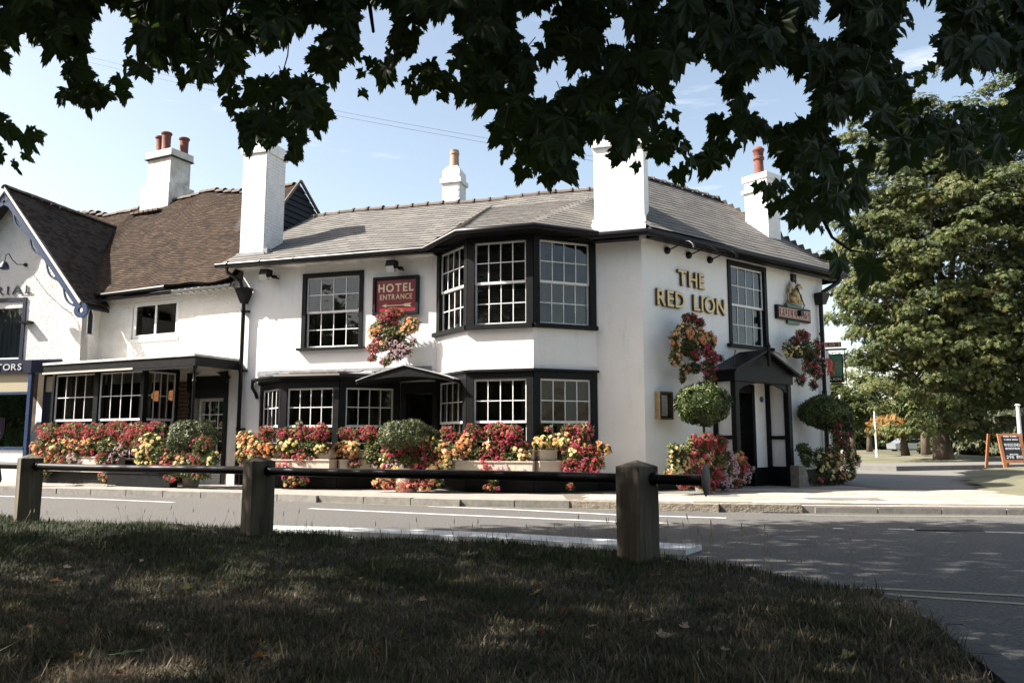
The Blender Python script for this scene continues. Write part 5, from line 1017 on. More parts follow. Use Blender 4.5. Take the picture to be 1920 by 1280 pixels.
planting('flower_bed', 'tall mound of crimson and peach flowers spilling to the pavement beside the pub entrance', 'flower bed', LW, 1.38, [
    (738, 832, 22, 12, 'crimson', 1), (762, 838, 32, 16, 'crimson', 1), (790, 832, 20, 12, 'red', .7), (802, 825, 14, 10, 'yellow', .7), (735, 855, 24, 14, 'mix', .6), (770, 862, 30, 18, 'leaf', 0), (745, 875, 30, 14, 'mix', .9), (800, 858, 22, 16, 'crimson', .5), (785, 880, 26, 12, 'coral', .7), (815, 880, 18, 16, 'yellow', .8), (832, 868, 16, 14, 'yellow', 1), (842, 848, 18, 14, 'peach', 1.1), (826, 838, 16, 12, 'yellow', .8), (795, 875, 8, 7, 'pink', 1.2),
    (720, 905, 22, 9, 'coral', .8), (760, 908, 30, 10, 'coral', 1), (800, 906, 26, 10, 'coral', .7), (820, 900, 12, 10, 'yellow', .5), (770, 893, 45, 10, 'leaf', 0)], LW.P(-4.6, 1.3, .12), seed=15)
t = planting('flower_trough', 'cream trough under the tall bay, dense red geraniums in the middle', 'flower trough', LW, 1.15, [
    (840, 812, 14, 12, 'red', .9), (852, 822, 14, 12, 'red', .8), (868, 838, 22, 18, 'orange', 1), (880, 825, 16, 12, 'peach', .9), (888, 808, 14, 12, 'crimson', .9), (905, 815, 12, 8, 'crimson', .8), (888, 848, 20, 14, 'leaf', 0), (932, 808, 22, 14, 'red', 1.3), (960, 814, 22, 16, 'red', 1.3), (948, 832, 26, 12, 'crimson', 1), (922, 838, 16, 12, 'peach', .6), (975, 832, 14, 8, 'red', .8), (918, 850, 18, 12, 'crimson', .8), (958, 852, 22, 14, 'leaf', 0), (983, 850, 12, 18, 'peach', 1.1), (968, 838, 10, 8, 'yellow', .8),
    (938, 858, 14, 8, 'red', 1), (915, 872, 22, 12, 'red', .7), (950, 876, 16, 10, 'lilac', .9), (935, 882, 16, 6, 'coral', .9), (985, 882, 7, 6, 'lilac', 1), (968, 876, 10, 8, 'yellow', .4), (922, 914, 14, 6, 'coral', .8), (925, 900, 8, 8, 'leaf', 0)], LW.P(-2.6, 1.2, .12), seed=16, group='flower troughs in front of the windows')
trough(fB[1], -.08, 1.42, .10, .40, .44, .70, t); trough(fB[0], .05, 1.25, .08, .34, .44, .70, t); trough(fB[1], .95, 1.4, .06, .3, .72, .90, t)
t = planting('flower_trough', 'cream trough at the right end of the tall bay, cream begonias beside pink geraniums', 'flower trough', LW, .9, [
    (1018, 830, 18, 12, 'cream', 1), (1045, 828, 20, 14, 'cream', 1.1), (1012, 848, 12, 8, 'cream', 1.1), (1062, 820, 12, 10, 'cream', .7), (1070, 805, 16, 8, 'crimson', .6), (1096, 808, 18, 14, 'crimson', .9), (1030, 804, 6, 5, 'red', .9), (1085, 832, 22, 12, 'coral', .7), (1075, 848, 20, 14, 'mix', .4), (1102, 842, 18, 14, 'red', .7), (1124, 838, 8, 10, 'orange', 1.2), (1138, 843, 6, 8, 'orange', 1.2), (1070, 865, 14, 12, 'red', .8), (1068, 880, 12, 7, 'pink', 1.1), (1095, 868, 18, 14, 'pink', .7), (1118, 862, 14, 14, 'red', .7), (1108, 882, 14, 6, 'pink', 1), (1126, 872, 6, 6, 'lilac', 1), (1070, 912, 6, 6, 'red', 1.5)],
    LW.P(-1.4, .9, .12), seed=17, group='flower troughs in front of the windows')
trough(fB[2], -.05, 1.1, .10, .38, .44, .70, t); trough(fB[2], .0, .35, .06, .28, .72, .90, t)
# beds by the corner porch
planting('flower_bed', 'bright mound of red, lilac and pale green flowers left of the porch', 'flower bed', RW, .95, [
    (1302, 828, 16, 12, 'red', 1), (1325, 830, 22, 16, 'red', 1.1), (1348, 835, 16, 16, 'crimson', .9), (1290, 848, 20, 18, 'coral', .5), (1315, 858, 26, 16, 'coral', .7), (1280, 866, 18, 18, 'mix', .6), (1262, 870, 12, 18, 'yellow', .7), (1272, 852, 12, 12, 'leaf', 0), (1262, 842, 12, 10, 'yellow', .4), (1250, 888, 8, 6, 'orange', 1), (1345, 862, 22, 16, 'leaf', 0), (1365, 858, 16, 10, 'lilac', .7), (1366, 880, 22, 16, 'lilac', 1), (1390, 872, 14, 14, 'pink', .8), (1395, 892, 14, 12, 'lilac', .9), (1385, 856, 9, 8, 'orange', 1.2), (1335, 885, 24, 16, 'red', .7), (1300, 888, 28, 16, 'red', .7), (1285, 905, 24, 10, 'coral', .8), (1325, 908, 30, 10, 'red', 1), (1355, 905, 22, 12, 'lilac', .8), (1380, 906, 14, 8, 'pink', .5), (1310, 840, 26, 14, 'leaf', 0), (1406, 880, 5, 5, 'lilac', 1)],
    RW.P(1.2, .9, .12), seed=18)
t = planting('flower_bed', 'dark leafy bed dotted with yellow and orange begonias right of the porch', 'flower bed', RW, .85, [
    (1510, 855, 16, 20, 'leaf', 0), (1500, 840, 10, 8, 'leaf', 0), (1535, 862, 22, 20, 'yellow', .35), (1560, 862, 26, 24, 'orange', .35), (1585, 850, 18, 24, 'peach', .4), (1590, 880, 16, 20, 'yellow', .4), (1545, 888, 26, 18, 'yellow', .25), (1570, 896, 26, 12, 'orange', .35), (1530, 900, 20, 8, 'crimson', .4), (1570, 820, 22, 22, 'crimson', .3), (1585, 800, 18, 20, 'leaf', 0), (1562, 795, 14, 18, 'crimson', .35), (1590, 775, 12, 14, 'leaf', 0), (1605, 862, 6, 10, 'lilac', .8)], RW.P(5.6, .85, .12), seed=19, dark=.22)
def basket(label, fr, x, y, off, clusters, seed, dark=0.):
    s, z = fr.px(x, y, off); t = planting('hanging_basket', label, 'hanging basket', fr, off, clusters, fr.P(s, off, z - .35), 'hanging baskets on the pub walls', seed=seed, dark=dark, fsize=.041)
    b = MB(); b.ball(fr.P(s, off - .12, z), .2, 12, sc=(1, .8, .7)); b.build('basket', 'soil', t, smooth=True)
    b = MB(); b.tube([fr.P(s, .0, z + .30), fr.P(s, off, z + .34), fr.P(s, off, z + .2)], .012, 6); b.tube([fr.P(s, .0, z + .1), fr.P(s, off * .6, z + .33)], .01, 6); b.build('bracket', 'blackiron', t); return t
basket('round hanging basket of orange and lilac flowers directly below the hotel sign', LW, 738, 632, .32, [(740, 590, 22, 12, 'red', 1.1), (728, 600, 22, 14, 'crimson', .8), (706, 622, 14, 18, 'orange', 1), (772, 610, 16, 14, 'orange', 1.4), (755, 620, 18, 12, 'peach', .5), (738, 622, 24, 18, 'leaf', 0), (722, 645, 24, 14, 'coral', .6), (745, 645, 20, 12, 'lilac', .8), (760, 658, 18, 12, 'lilac', 1.2), (742, 668, 16, 10, 'lilac', .9), (702, 655, 14, 9, 'pink', 1.2), (725, 678, 12, 8, 'red', .6), (700, 672, 8, 6, 'pink', .8), (776, 640, 5, 5, 'lilac', 1)], 21)
basket('large hanging basket of orange and magenta flowers below the gold lettering', RW, 1300, 655, .38, [(1292, 598, 20, 10, 'crimson', .9), (1310, 606, 10, 8, 'crimson', .8), (1285, 622, 24, 14, 'peach', 1), (1308, 632, 18, 16, 'orange', 1.1), (1264, 642, 12, 18, 'peach', .7), (1330, 640, 12, 16, 'orange', 1), (1290, 648, 20, 14, 'leaf', 0), (1318, 655, 18, 12, 'pink', 1.1), (1300, 668, 14, 10, 'pink', 1), (1332, 672, 16, 14, 'pink', 1.1), (1265, 672, 14, 14, 'orange', .5), (1285, 692, 12, 8, 'peach', .6), (1325, 690, 20, 12, 'crimson', .7), (1300, 690, 14, 10, 'leaf', 0), (1330, 708, 14, 8, 'crimson', .5), (1350, 672, 5, 5, 'lilac', 1), (1278, 705, 4, 12, 'leaf', 0)], 22, .08)
basket('shaded hanging basket of yellow begonias and crimson geraniums right of the window', RW, 1505, 660, .36, [(1502, 630, 20, 10, 'crimson', 1), (1488, 640, 12, 8, 'crimson', .7), (1475, 655, 10, 14, 'yellow', .9), (1492, 655, 12, 12, 'yellow', .6), (1510, 658, 20, 18, 'leaf', 0), (1530, 650, 10, 14, 'crimson', .6), (1522, 672, 20, 14, 'crimson', .6), (1540, 682, 10, 10, 'lilac', .5), (1515, 690, 20, 14, 'red', .8), (1530, 700, 12, 12, 'crimson', .8), (1500, 712, 14, 10, 'pink', .6), (1524, 722, 10, 8, 'red', .6)], 23, .2)
for lab, x, y, rx, ry, off, sd in (('clipped lollipop bay tree in sunlight between the menu case and the porch', 1318, 757, 45, 36, .75, 7), ('shaded lollipop bay tree at the far right corner of the pub', 1545, 772, 38, 27, .6, 8)):
    s, z = RW.px(x, y, off); t = thing('bay_tree', RW.P(s, off, .12), lab, 'bay tree', 'clipped bay trees by the porch'); c, a, h = shrubball(RW, off, x, y, rx, ry, 'bay', t, 3600, .062, seed=sd)
    MB().tube([Vector((c.x, c.y, .5)), c + Vector((.01, 0, 0))], [.028, .024], 8).build('trunk', 'bark', t); MB().lathe((c.x, c.y, .11), [(.18, 0), (.24, .45), (.25, .5)], 14).build('pot', 'stone', t)
p = RW.px(1497, 905, .85); t = thing('guard_stone', RW.P(p[0], .8, .12), 'grey round-topped guard stone at the foot of the porch post', 'stone')
b = MB(); s0 = p[0] - .12; vs = [RW.P(s0 + .30 * 0, .95, .1)]
prof = [(0, .1), (.34, .1), (.33, .35), (.27, .48), (.16, .55), (.05, .56), (0, .55)]; b.prism([RW.P(s0 + a_, .95, z_) for a_, z_ in prof], -RW.n * .2); b.build('stone', 'stone', t)

# ------------------------------------------------------------------ trees beyond, lamp posts, board
tree('horse_chestnut_tree', 'big sunlit horse chestnut filling the right side, dark trunk on dry grass', (19.5, 36.3, .1), 3.2, (20.7, 36.0, 9.1), (5.8, 5.2, 7.9), 950, 72, .78, .37, 'chestnut', trunk_r=.36, seed=31, limbs=20, inner=True)
bg_ = [('dark slender tree with pale trunk left of the rusty-leaved tree', 1600, 60, 742, 24, 'farleaf', 2.8), ('dark leafy tree directly behind the hanging pub sign', 1572, 66, 722, 26, 'farleaf', 2), ('tall yellowing tree behind the thin white pole', 1632, 74, 758, 34, 'farleaf', 3.5),
       ('low rusty orange tree with short trunk left of the chestnut trunk', 1700, 50, 790, 58, 'brownleaf', 2.2), ('tree with a mottled leaning trunk between rusty tree and chestnut', 1738, 46, 740, 36, 'chestnut', 3.4)]
for i, (lab, x, d, ytop, rx, m, th) in enumerate(bg_):
    g_ = at_dist(x, 872, d); zt = at_dist(x, ytop, d).z; r_ = rx * d / FOC * 1.0; zb = th * .75; zc_ = (zt + zb) / 2
    tree('broadleaf_tree', lab, (g_.x, d, .1), th, (g_.x, d, zc_), (r_, r_, (zt - zb) / 2), 90, 60, r_ * .34, .42, m, BUSH_V, BUSH_F, trunk_r=.22, seed=40 + i, limbs=8, group=None)
for i, (lab, x, d, ytop, rx) in enumerate((('grey-green rounded bush right of the chestnut trunk', 1822, 52, 790, 40), ('broad grey-green bush behind the chalkboard sign', 1880, 50, 772, 55), ('grey-green bush at the far right edge behind the steel pole', 1945, 48, 790, 45), ('narrow dark conifer seen between the two tree trunks', 1752, 60, 828, 20))):
    g_ = at_dist(x, 872, d); zt = at_dist(x, ytop, d).z; r_ = rx * d / FOC
    tree('bush', lab, (g_.x, d, .1), .6, (g_.x, d, zt * .52), (r_, r_, zt * .5), 80, 70, r_ * .33, .34, 'greyleaf' if i < 3 else 'farleaf', BUSH_V, BUSH_F, trunk_r=.1, seed=60 + i, limbs=6, cat='bush')
q, nn_, ti, cc_ = crownpts((70, 92, 3.0), (62, 6, 5.0), 900, 42, 2.2, seed=77); q[:, 0] += (q[:, 1] - 92) * .4; k = q[:, 2] > 0
foliage('tree_line', q[k], nn_[k], np.clip(ti[k] - .12, 0, 1), .7, BUSH_V, BUSH_F, 'farleaf', None, seed=77, label='dark distant line of trees closing the view on the right', cat='trees')
r2 = np.random.default_rng(78); th_ = r2.uniform(math.radians(150), math.radians(322), 1500); rr_ = r2.uniform(40, 46, 1500); zz_ = r2.uniform(.5, 9.5 + 2 * np.sin(th_ * 9), 1500)  # unseen tree arc behind the camera, added to darken what the panes mirror
cc_ = np.stack([np.cos(th_) * rr_ - 6, np.sin(th_) * rr_, zz_], -1); q = (cc_[:, None] + unit(r2.normal(size=(1500, 30, 3))) * 2.0).reshape(-1, 3); nn_ = unit(r2.normal(size=q.shape)); ti = np.clip(r2.normal(.4, .2, len(q)), 0, 1); k = q[:, 2] > 0
foliage('unseen_reflection_trees', q[k], nn_[k], ti[k], 1.1, BUSH_V, BUSH_F, 'farleaf', None, seed=78, label='unseen arc of trees added behind the view to darken the window reflections', cat='trees')
for lab, x, yt, yb, d, r_, m in (('thin white pole standing before the rusty-leaved tree', 1645, 772, 871, 46, .05, 'whitewood'), ('dark green lamp post in front of the distant dark trees', 1594, 752, 874, 42, .06, 'black'), ('thin grey telegraph pole top beside the pub sign', 1581, 742, 872, 50, .07, 'steel'), ('pale grey steel pole at the right edge', 1917, 760, 874, 31, .09, 'steel')):
    g_ = at_dist(x, yb, d); zt = at_dist(x, yt, d).z; t = thing('pole', (g_.x, d, .1), lab, 'pole'); MB().tube([(g_.x, d, 0), (g_.x, d, zt)], [r_, r_ * .75], 10).build('shaft', m, t, smooth='auto'); MB().lathe((g_.x, d, .1), [(r_ * 1.5, 0), (r_ * 1.5, .5), (r_, .55)], 10).build('base', m, t)
    MB().tube([(g_.x, d, zt), (g_.x, d, zt + .06)], [r_ * 1.3, r_ * .8], 10).build('cap', m, t)
ab = ground(1889, 876.5, .2); t = thing('chalkboard_sign', ab, 'wooden A-frame chalkboard standing on the far footway', 'sign')
AF = F((ab.x, ab.y), (.985, .05)); 
def lean(s, z, o=0, k=.22): return AF.P(s, .45 - z * k / 1.0 * .95 + o, .2 + z)
H_, Wd = 1.12, .36
def bar(s0, z0, s1, z1, w, back=False):
    b_ = MB(); f_ = (lambda s, z, o=0: lean(s, z, o)) if not back else (lambda s, z, o=0: AF.P(s - .18, -.10 + (z - H_) * .22 + o + .1, .2 + z))
    if s0 == s1: pts = [f_(s0 - w, z0), f_(s0 + w, z0), f_(s0 + w, z1), f_(s0 - w, z1)]
    else: pts = [f_(s0, z0 - w), f_(s1, z0 - w), f_(s1, z0 + w), f_(s0, z0 + w)]
    b_.prism(pts, -AF.n * .05); return b_
for s in (-Wd, Wd): bar(s, 0, s, H_, .05).build('frame_post', 'wood_orange', t); bar(s, 0, s, H_, .045, True).build('frame_post', 'wood_orange', t)
for z in (.22, H_ - .05): bar(-Wd + .05, z, Wd - .05, z, .05).build('frame_rail', 'wood_orange', t)
bd = MB(); bd.prism([lean(-Wd + .05, .27, -.02), lean(Wd - .05, .27, -.02), lean(Wd - .05, H_ - .1, -.02), lean(-Wd + .05, H_ - .1, -.02)], -AF.n * .01); bd.build('board', 'chalkboard', t)
LF = F(lean(0, .27)[:2], AF.u[:2]); 
for txt, z, h, w in (('FIND YOUR', 1.0, .05, .22), ('TABLE HERE', .9, .05, .24), ('WEEKEND', .70, .10, .27), ('BRUNCH MENU', .60, .06, .24), ('FROM', .42, .045, .14), ('296 810', .31, .10, .27)):
    c0 = lean(0, z, .0); ff_ = F(c0[:2], AF.u[:2]); lettering(t, ff_, txt, -w, w, c0.z, h, .012, 'chalk', .003, .004, .15)
# parked car far off, and a person at the left edge
g_ = at_dist(1709, 872, 80); t = thing('parked_car', (g_.x, 80, .1), 'small silver car parked far off under the distant trees', 'car')
CF = F((g_.x, 80), (1, .1)); b = MB(); b.prism([CF.P(x, .8, z) for x, z in ((-2, .35), (2, .35), (2.05, .75), (1.3, .9), (.7, 1.35), (-.9, 1.4), (-1.6, .95), (-2.05, .85))], -CF.n * 1.6); b.build('body', 'carpaint', t)
b = MB(); b.prism([CF.P(x, .81, z) for x, z in ((-1.35, .95), (1.1, .93), (.62, 1.28), (-.85, 1.32))], -CF.n * 1.62); b.build('window', 'black', t)
for x in (-1.25, 1.3):
    for o in (.82, -.62): MB().tube([CF.P(x, o, .42), CF.P(x, o - .2, .42)], .32, 14).build('wheel', 'blackiron', t)
g_ = at_dist(-24, 900, 17.2); t = thing('person', (g_.x, 17.2, .12), 'person in a dark jacket walking past the shopfront at the left edge', 'person')
b = MB()
PB = F((g_.x, 17.2), (1, 0))
me = bpy.data.meshes.new('body'); jv = [(0, 0, .92), (0, 0, 1.15), (0, 0, 1.38), (0, 0, 1.50), (0, -.02, 1.60), (0, -.02, 1.70), (-.09, 0, .88), (-.12, -.12, .48), (-.12, -.05, .06), (-.12, -.2, .03), (.09, 0, .88), (.12, .1, .48), (.12, .25, .1), (.12, .12, .04), (-.19, 0, 1.40), (-.25, .03, 1.12), (-.24, -.08, .88), (.19, 0, 1.40), (.25, -.03, 1.12), (.22, -.15, .92)]
je = [(0, 1), (1, 2), (2, 3), (3, 4), (4, 5), (0, 6), (6, 7), (7, 8), (8, 9), (0, 10), (10, 11), (11, 12), (12, 13), (2, 14), (14, 15), (15, 16), (2, 17), (17, 18), (18, 19)]
jr = [.15, .14, .15, .06, .09, .08, .09, .065, .045, .035, .09, .065, .045, .035, .065, .05, .04, .065, .05, .04]
me.from_pydata(jv, je, []); o = bpy.data.objects.new('body', me); C.objects.link(o); md = o.modifiers.new('skin', 'SKIN'); me.skin_vertices.new() if not me.skin_vertices else None
for i, r_ in enumerate(jr): me.skin_vertices[0].data[i].radius = (r_, r_ * .85); me.skin_vertices[0].data[i].use_root = i == 0
o.modifiers.new('sub', 'SUBSURF').levels = 1; me.materials.append(M['cloth']); o.parent = t
MB().ball((g_.x, 17.18, .12 + 1.66), .11, 10, sc=(.85, 1, 1.1)).build('head', 'skin', t, smooth=True); MB().ball((g_.x, 17.22, .12 + 1.70), .115, 10, sc=(.9, 1, 1)).build('hair', 'bark', t, smooth=True)
# lights seen inside the restaurant bay
for s in (-2.95, -2.42):
    t = thing('pendant_lamp', PW.P(s, -.3, 2.3), 'left glowing orange globe in the restaurant window' if s < -2.6 else 'right glowing orange globe in the restaurant window', 'lamp')
    MB().ball(PW.P(s, -.3, 2.16), .13, 14).build('globe', 'globe', t, smooth=True); MB().tube([PW.P(s, -.3, 2.3), PW.P(s, -.3, 2.59)], .008, 5).build('cord', 'blackiron', t)
# overhead wires
for dz, lab in ((0, 'upper one of two thin telephone wires over the roofs'), (.22, 'lower one of two thin telephone wires over the roofs')):
    a_, c_ = at_dist(-40, 55, 30), at_dist(1150, 300, 22); a_.z -= dz; c_.z -= dz * .6
    MB().tube([a_.lerp(c_, i / 12) - Vector((0, 0, .3 * math.sin(math.pi * i / 12))) for i in range(13)], .005, 5).build('telephone_wire', 'castiron', label=lab, cat='wire')

# ------------------------------------------------------------------ foreground: verge, posts, rail
EDGE = [(-34, 23), (-12, 12.7), (-5.95, 9.72), (-3.9, 9.05), (-.8, 7.62), (.64, 6.98), (1.45, 6.33), (1.93, 5.48), (2.2, 5.02), (2.16, 4.4), (1.97, 3.7), (1.81, 3.17), (1.3, 1.5), (1.1, 0), (1.5, -12), (-34, -12)]
VK = 'grass_verge'
def vz(X, Y): return .135 + .012 * np.sin(X * 2.1 + Y) + .01 * np.sin(X * 5 - Y * 3.3) + .006 * np.sin(X * 13 + Y * 11)
sheet('verge_base', EDGE, .105, 'soil')
noisegrid(VK, -8, 2.2, 1.5, 11, 150, 140, vz, 'soil', keep=lambda c: inpoly(c[:, 0], c[:, 1], EDGE), kind='structure')
kt = thing('verge_kerb', (2, 4, 0), None, None); kt['kind'] = 'structure'
ek = [(1.5, 6.55), (2.02, 5.65), (2.34, 5.1), (2.31, 4.4), (2.12, 3.65), (1.95, 3.1), (1.4, 1.4), (1.2, -3)]
km = protomesh('kerb_stone', MB().box(WORLD, -.30, .30, -.065, .065, -.1, .10), 'kerbdark')
for p, d in along(ek, .61): piece('kerb_stone', km, kt, p + d * .3, Euler((0, 0, math.atan2(d.y, d.x))).to_matrix())
PO = [((-5.68, 9.5), 'mossy oak post at the left, its left face catching sun'), ((-2.51, 8.0), 'shaded grey oak post in the middle of the verge rail'), ((.98, 6.33), 'nearest oak post, lichen patch on its foot, end of the rail'), ((-9.0, 11.1), 'oak post beyond the left edge carrying the rail on')]
rd = (Vector((.98, 6.33)) - Vector((-5.68, 9.5))).normalized()
for (x, y), lab in PO[:3]:
    t = thing('oak_post', (x, y, .1), lab, 'post', 'oak posts of the verge rail'); fr = F((x, y), rd); a_ = .118
    fr = F((x, y), Matrix.Rotation(-.42, 2) @ rd)
    b = MB(); hz = .855; c8 = [(s * a_, o * a_) for s, o in ((-1, -1), (1, -1), (1, 1), (-1, 1))]
    lev = [0, .12, .3, .5, .7, hz]; vs = []
    for z in lev:
        for s, o in c8: vs.append(fr.P(s * (1 + rnd.uniform(-.015, .015)), o * (1 + rnd.uniform(-.015, .015)), z if z else -.1))
    vs += [fr.P(s * .98, o * .98, hz + .006) for s, o in c8] + [fr.P(0, 0, hz + .055)]
    n = len(lev); fs = [(i * 4 + j, i * 4 + (j + 1) % 4, (i + 1) * 4 + (j + 1) % 4, (i + 1) * 4 + j) for i in range(n) for j in range(4)] + [(n * 4 + j, n * 4 + (j + 1) % 4, n * 4 + 4) for j in range(4)]
    b.add(vs, fs); o_ = b.build('shaft', 'oak', t); md = o_.modifiers.new('bevel', 'BEVEL'); md.width = .006; md.segments = 2
    b = MB(); b.tube([Vector((x, y, .765)) - Vector((*rd, 0)) * .16, Vector((x, y, .765)) + Vector((*rd, 0)) * .16], .052, 14); b.build('collar', 'blackiron', t, smooth='auto')
t = thing('pipe_rail', (-2, 8, .7), 'long black round iron rail running through the oak posts', 'rail')
end = Vector((.98, 6.33, .765)) + Vector((*rd, 0)) * .52; st = Vector((-5.68, 9.5, .765)) - Vector((*rd, 0)) * 8
b = MB(); b.tube([st.lerp(end, i / 30) + Vector((0, 0, .004 * math.sin(i))) for i in range(31)], .041, 14); b.build('pipe', 'blackiron', t, smooth='auto')
b = MB(); b.lathe(end, [(.045, -.01), (.06, .0), (.11, .01), (.125, .016), (.11, .028), (.03, .036), (.001, .038)], 20, Vector((*rd, 0))); b.build('end_plate', 'castiron', t, smooth='auto')
# grass blades
r_ = np.random.default_rng(5); n = 300000
yy = 2.2 + (r_.random(n) ** 1.5) * 9.3; xx = r_.uniform(-1, 1, n) * (yy * .68 + .3) - .0
k = inpoly(xx + r_.normal(0, .035, n), yy + r_.normal(0, .035, n), [(p[0], p[1]) for p in EDGE]); xx, yy = xx[k], yy[k]
pn = np.sin(xx * 1.7 + 1.3 * np.sin(yy * 1.1)) * np.sin(yy * 2.1 + np.sin(xx * 2.3)) + .5 * np.sin(xx * 4.7 + yy * 3.1); green = np.clip((yy - 4.4) / 3.5 + pn * .25, 0, 1)
ded = r_.random(len(xx)); k = (ded < .75 + .25 * (pn > -.3)); xx, yy, green, pn = xx[k], yy[k], green[k], pn[k]; n = len(xx)
hgt = (.026 + .022 * r_.random(n) + .022 * np.clip(pn, 0, 1)) * (1 + .25 * (yy > 7)) ; edge_far = yy > 8.0 ; hgt *= np.where(r_.random(n) < .05, 2.0, 1) * (1 + .7 * np.clip(np.sin(xx * 9 + 3 * np.sin(yy * 7)) * np.sin(yy * 11 + 2 * np.sin(xx * 5)) - .55, 0, 1) * 2)
az = r_.uniform(0, 6.283, n); ln = r_.uniform(.2, 1.3, n); w = .0022 + .0016 * r_.random(n); dx, dy = np.cos(az), np.sin(az)
B0 = np.stack([xx, yy, vz(xx, yy) - .004], -1); side = np.stack([-dy, dx, 0 * dx], -1) * w[:, None]; lean_ = np.stack([dx * ln * hgt, dy * ln * hgt, hgt * np.clip(1.15 - ln * .5, .3, 1)], -1)
V = np.stack([B0 - side, B0 + side, B0 + lean_ * .55 + side * .8 + np.array((0, 0, .004)), B0 + lean_ * .55 - side * .8 + np.array((0, 0, .004)), B0 + lean_], 1).reshape(-1, 3)
ii = np.arange(n)[:, None] * 5; T3 = np.concatenate([ii + np.array([[0, 1, 2]]), ii + np.array([[0, 2, 3]]), ii + np.array([[3, 2, 4]])], 1).reshape(-1, 3)
straw = np.clip(np.sin(xx * 1.9 + 2 * np.sin(yy * 1.3 + 1)) * np.sin(yy * 2.6 + 1.5 * np.sin(xx * 1.7)) * 1.6 - .55, 0, 1)
tint = np.clip(.62 + .34 * straw - green * .55 + .12 * np.sin(xx * 7 + yy * 5) * np.sin(yy * 8 - xx * 3) + r_.normal(0, .17, n), 0, 1)
npmesh('grass', V, T3, 'grass', tint=np.repeat(tint, 3), kind='stuff', label='dry patchy shaded grass covering the verge', cat='grass')
# tall seed stalks at the verge edge
r_ = random.Random(9); b = MB()
for i in range(110):
    t = r_.random(); seg = r_.choice([(3, 4), (4, 5), (5, 6), (5, 6), (6, 7), (6, 7), (2, 3), (7, 8)]); a_, c_ = Vector(EDGE[seg[0]]), Vector(EDGE[seg[1]]); p = a_.lerp(c_, t) + Vector((r_.uniform(-.35, .0), r_.uniform(-.3, .02)))
    h = r_.uniform(.10, .26) * (1.3 if seg[0] >= 5 else .8); l = Vector((r_.uniform(-.05, .05), r_.uniform(-.03, .03), 0)); q0 = Vector((p.x, p.y, .13))
    b.tube([q0, q0 + l * .4 + Vector((0, 0, h * .6)), q0 + l + Vector((0, 0, h))], [.0013, .001, .0008], 3)
    if r_.random() < .7: b.tube([q0 + l + Vector((0, 0, h * .98)), q0 + l * 1.1 + Vector((0, 0, h + .015)), q0 + l * 1.25 + Vector((0, 0, h + .05))], [.001, .0045, .001], 4)
b.build('seed_stalks', mat('straw', (.34, .27, .16), .8), kind='stuff', label='thin straw-coloured seed stalks along the verge edge', cat='grass')

# ------------------------------------------------------------------ the plane tree over the camera
def plane_leaf(seed):
    """five pointed, toothed lobes, cupped along the veins; base at the origin, length 1 along y"""
    r_ = random.Random(seed); tips = [(-2.35, .50), (-1.18, .80), (0, 1.0), (1.18, .80), (2.35, .50)]; out_ = []
    tips = [(a + r_.uniform(-.08, .08), l * r_.uniform(.9, 1.08)) for a, l in tips]
    for i, (a, l) in enumerate(tips):
        w = .38 if abs(i - 2) < 2 else .34
        out_ += [(a - w, l * .66), (a - w * .74, l * .80), (a - w * .55, l * .70), (a - w * .26, l * .93), (a - w * .18, l * .84), (a, l), (a + w * .18, l * .84), (a + w * .26, l * .93), (a + w * .55, l * .70), (a + w * .74, l * .80), (a + w, l * .66)]
        if i < 4: na = tips[i + 1][0]; out_.append(((a + na) / 2, .52 * (1 if 0 < i < 3 else .9)))
    ang = sorted(range(len(out_)), key=lambda k: out_[k][0]); out_ = [out_[k] for k in ang]
    fold, droop = r_.uniform(.06, .2), r_.uniform(.05, .35); vs = [(0, 0, 0)]
    def z_(a, l): return -droop * l * l * .8 + fold * abs(math.sin(a * 2.66)) * l * .5 + .03 * math.sin(9 * a)
    for a, l in out_: vs.append((math.sin(a) * l * .5, .12 + math.cos(a) * l * .55, z_(a, l)))
    mid = [(0, .12, .0)]
    n = len(out_); vs += [(math.sin(a) * l * .25, .12 + math.cos(a) * l * .275, z_(a, l * .5)) for a, l in out_]; vs.append((0, .12, 0)); c_ = 2 * n + 1
    fs = []
    for i in range(n - 1): fs += [(i + 1, i + 2, n + i + 2, n + i + 1), (n + i + 1, n + i + 2, c_)]
    return vs, fs
LV = [plane_leaf(s) for s in range(5)]
LM = []
for v, f in LV:
    b = MB(); b.add(v, f); b.tube([(0, .12, .0), (0, -.05, .02), (0, -.28, .10)], [.008, .010, .008], 4); LM.append(protomesh('leaf', b, ['leafdark'], True))
TB = Vector((-4.2, -3.4, .1))
pt = thing('plane_tree', TB, 'big plane tree overhead, its dark leafy branches hanging across the top', 'tree')
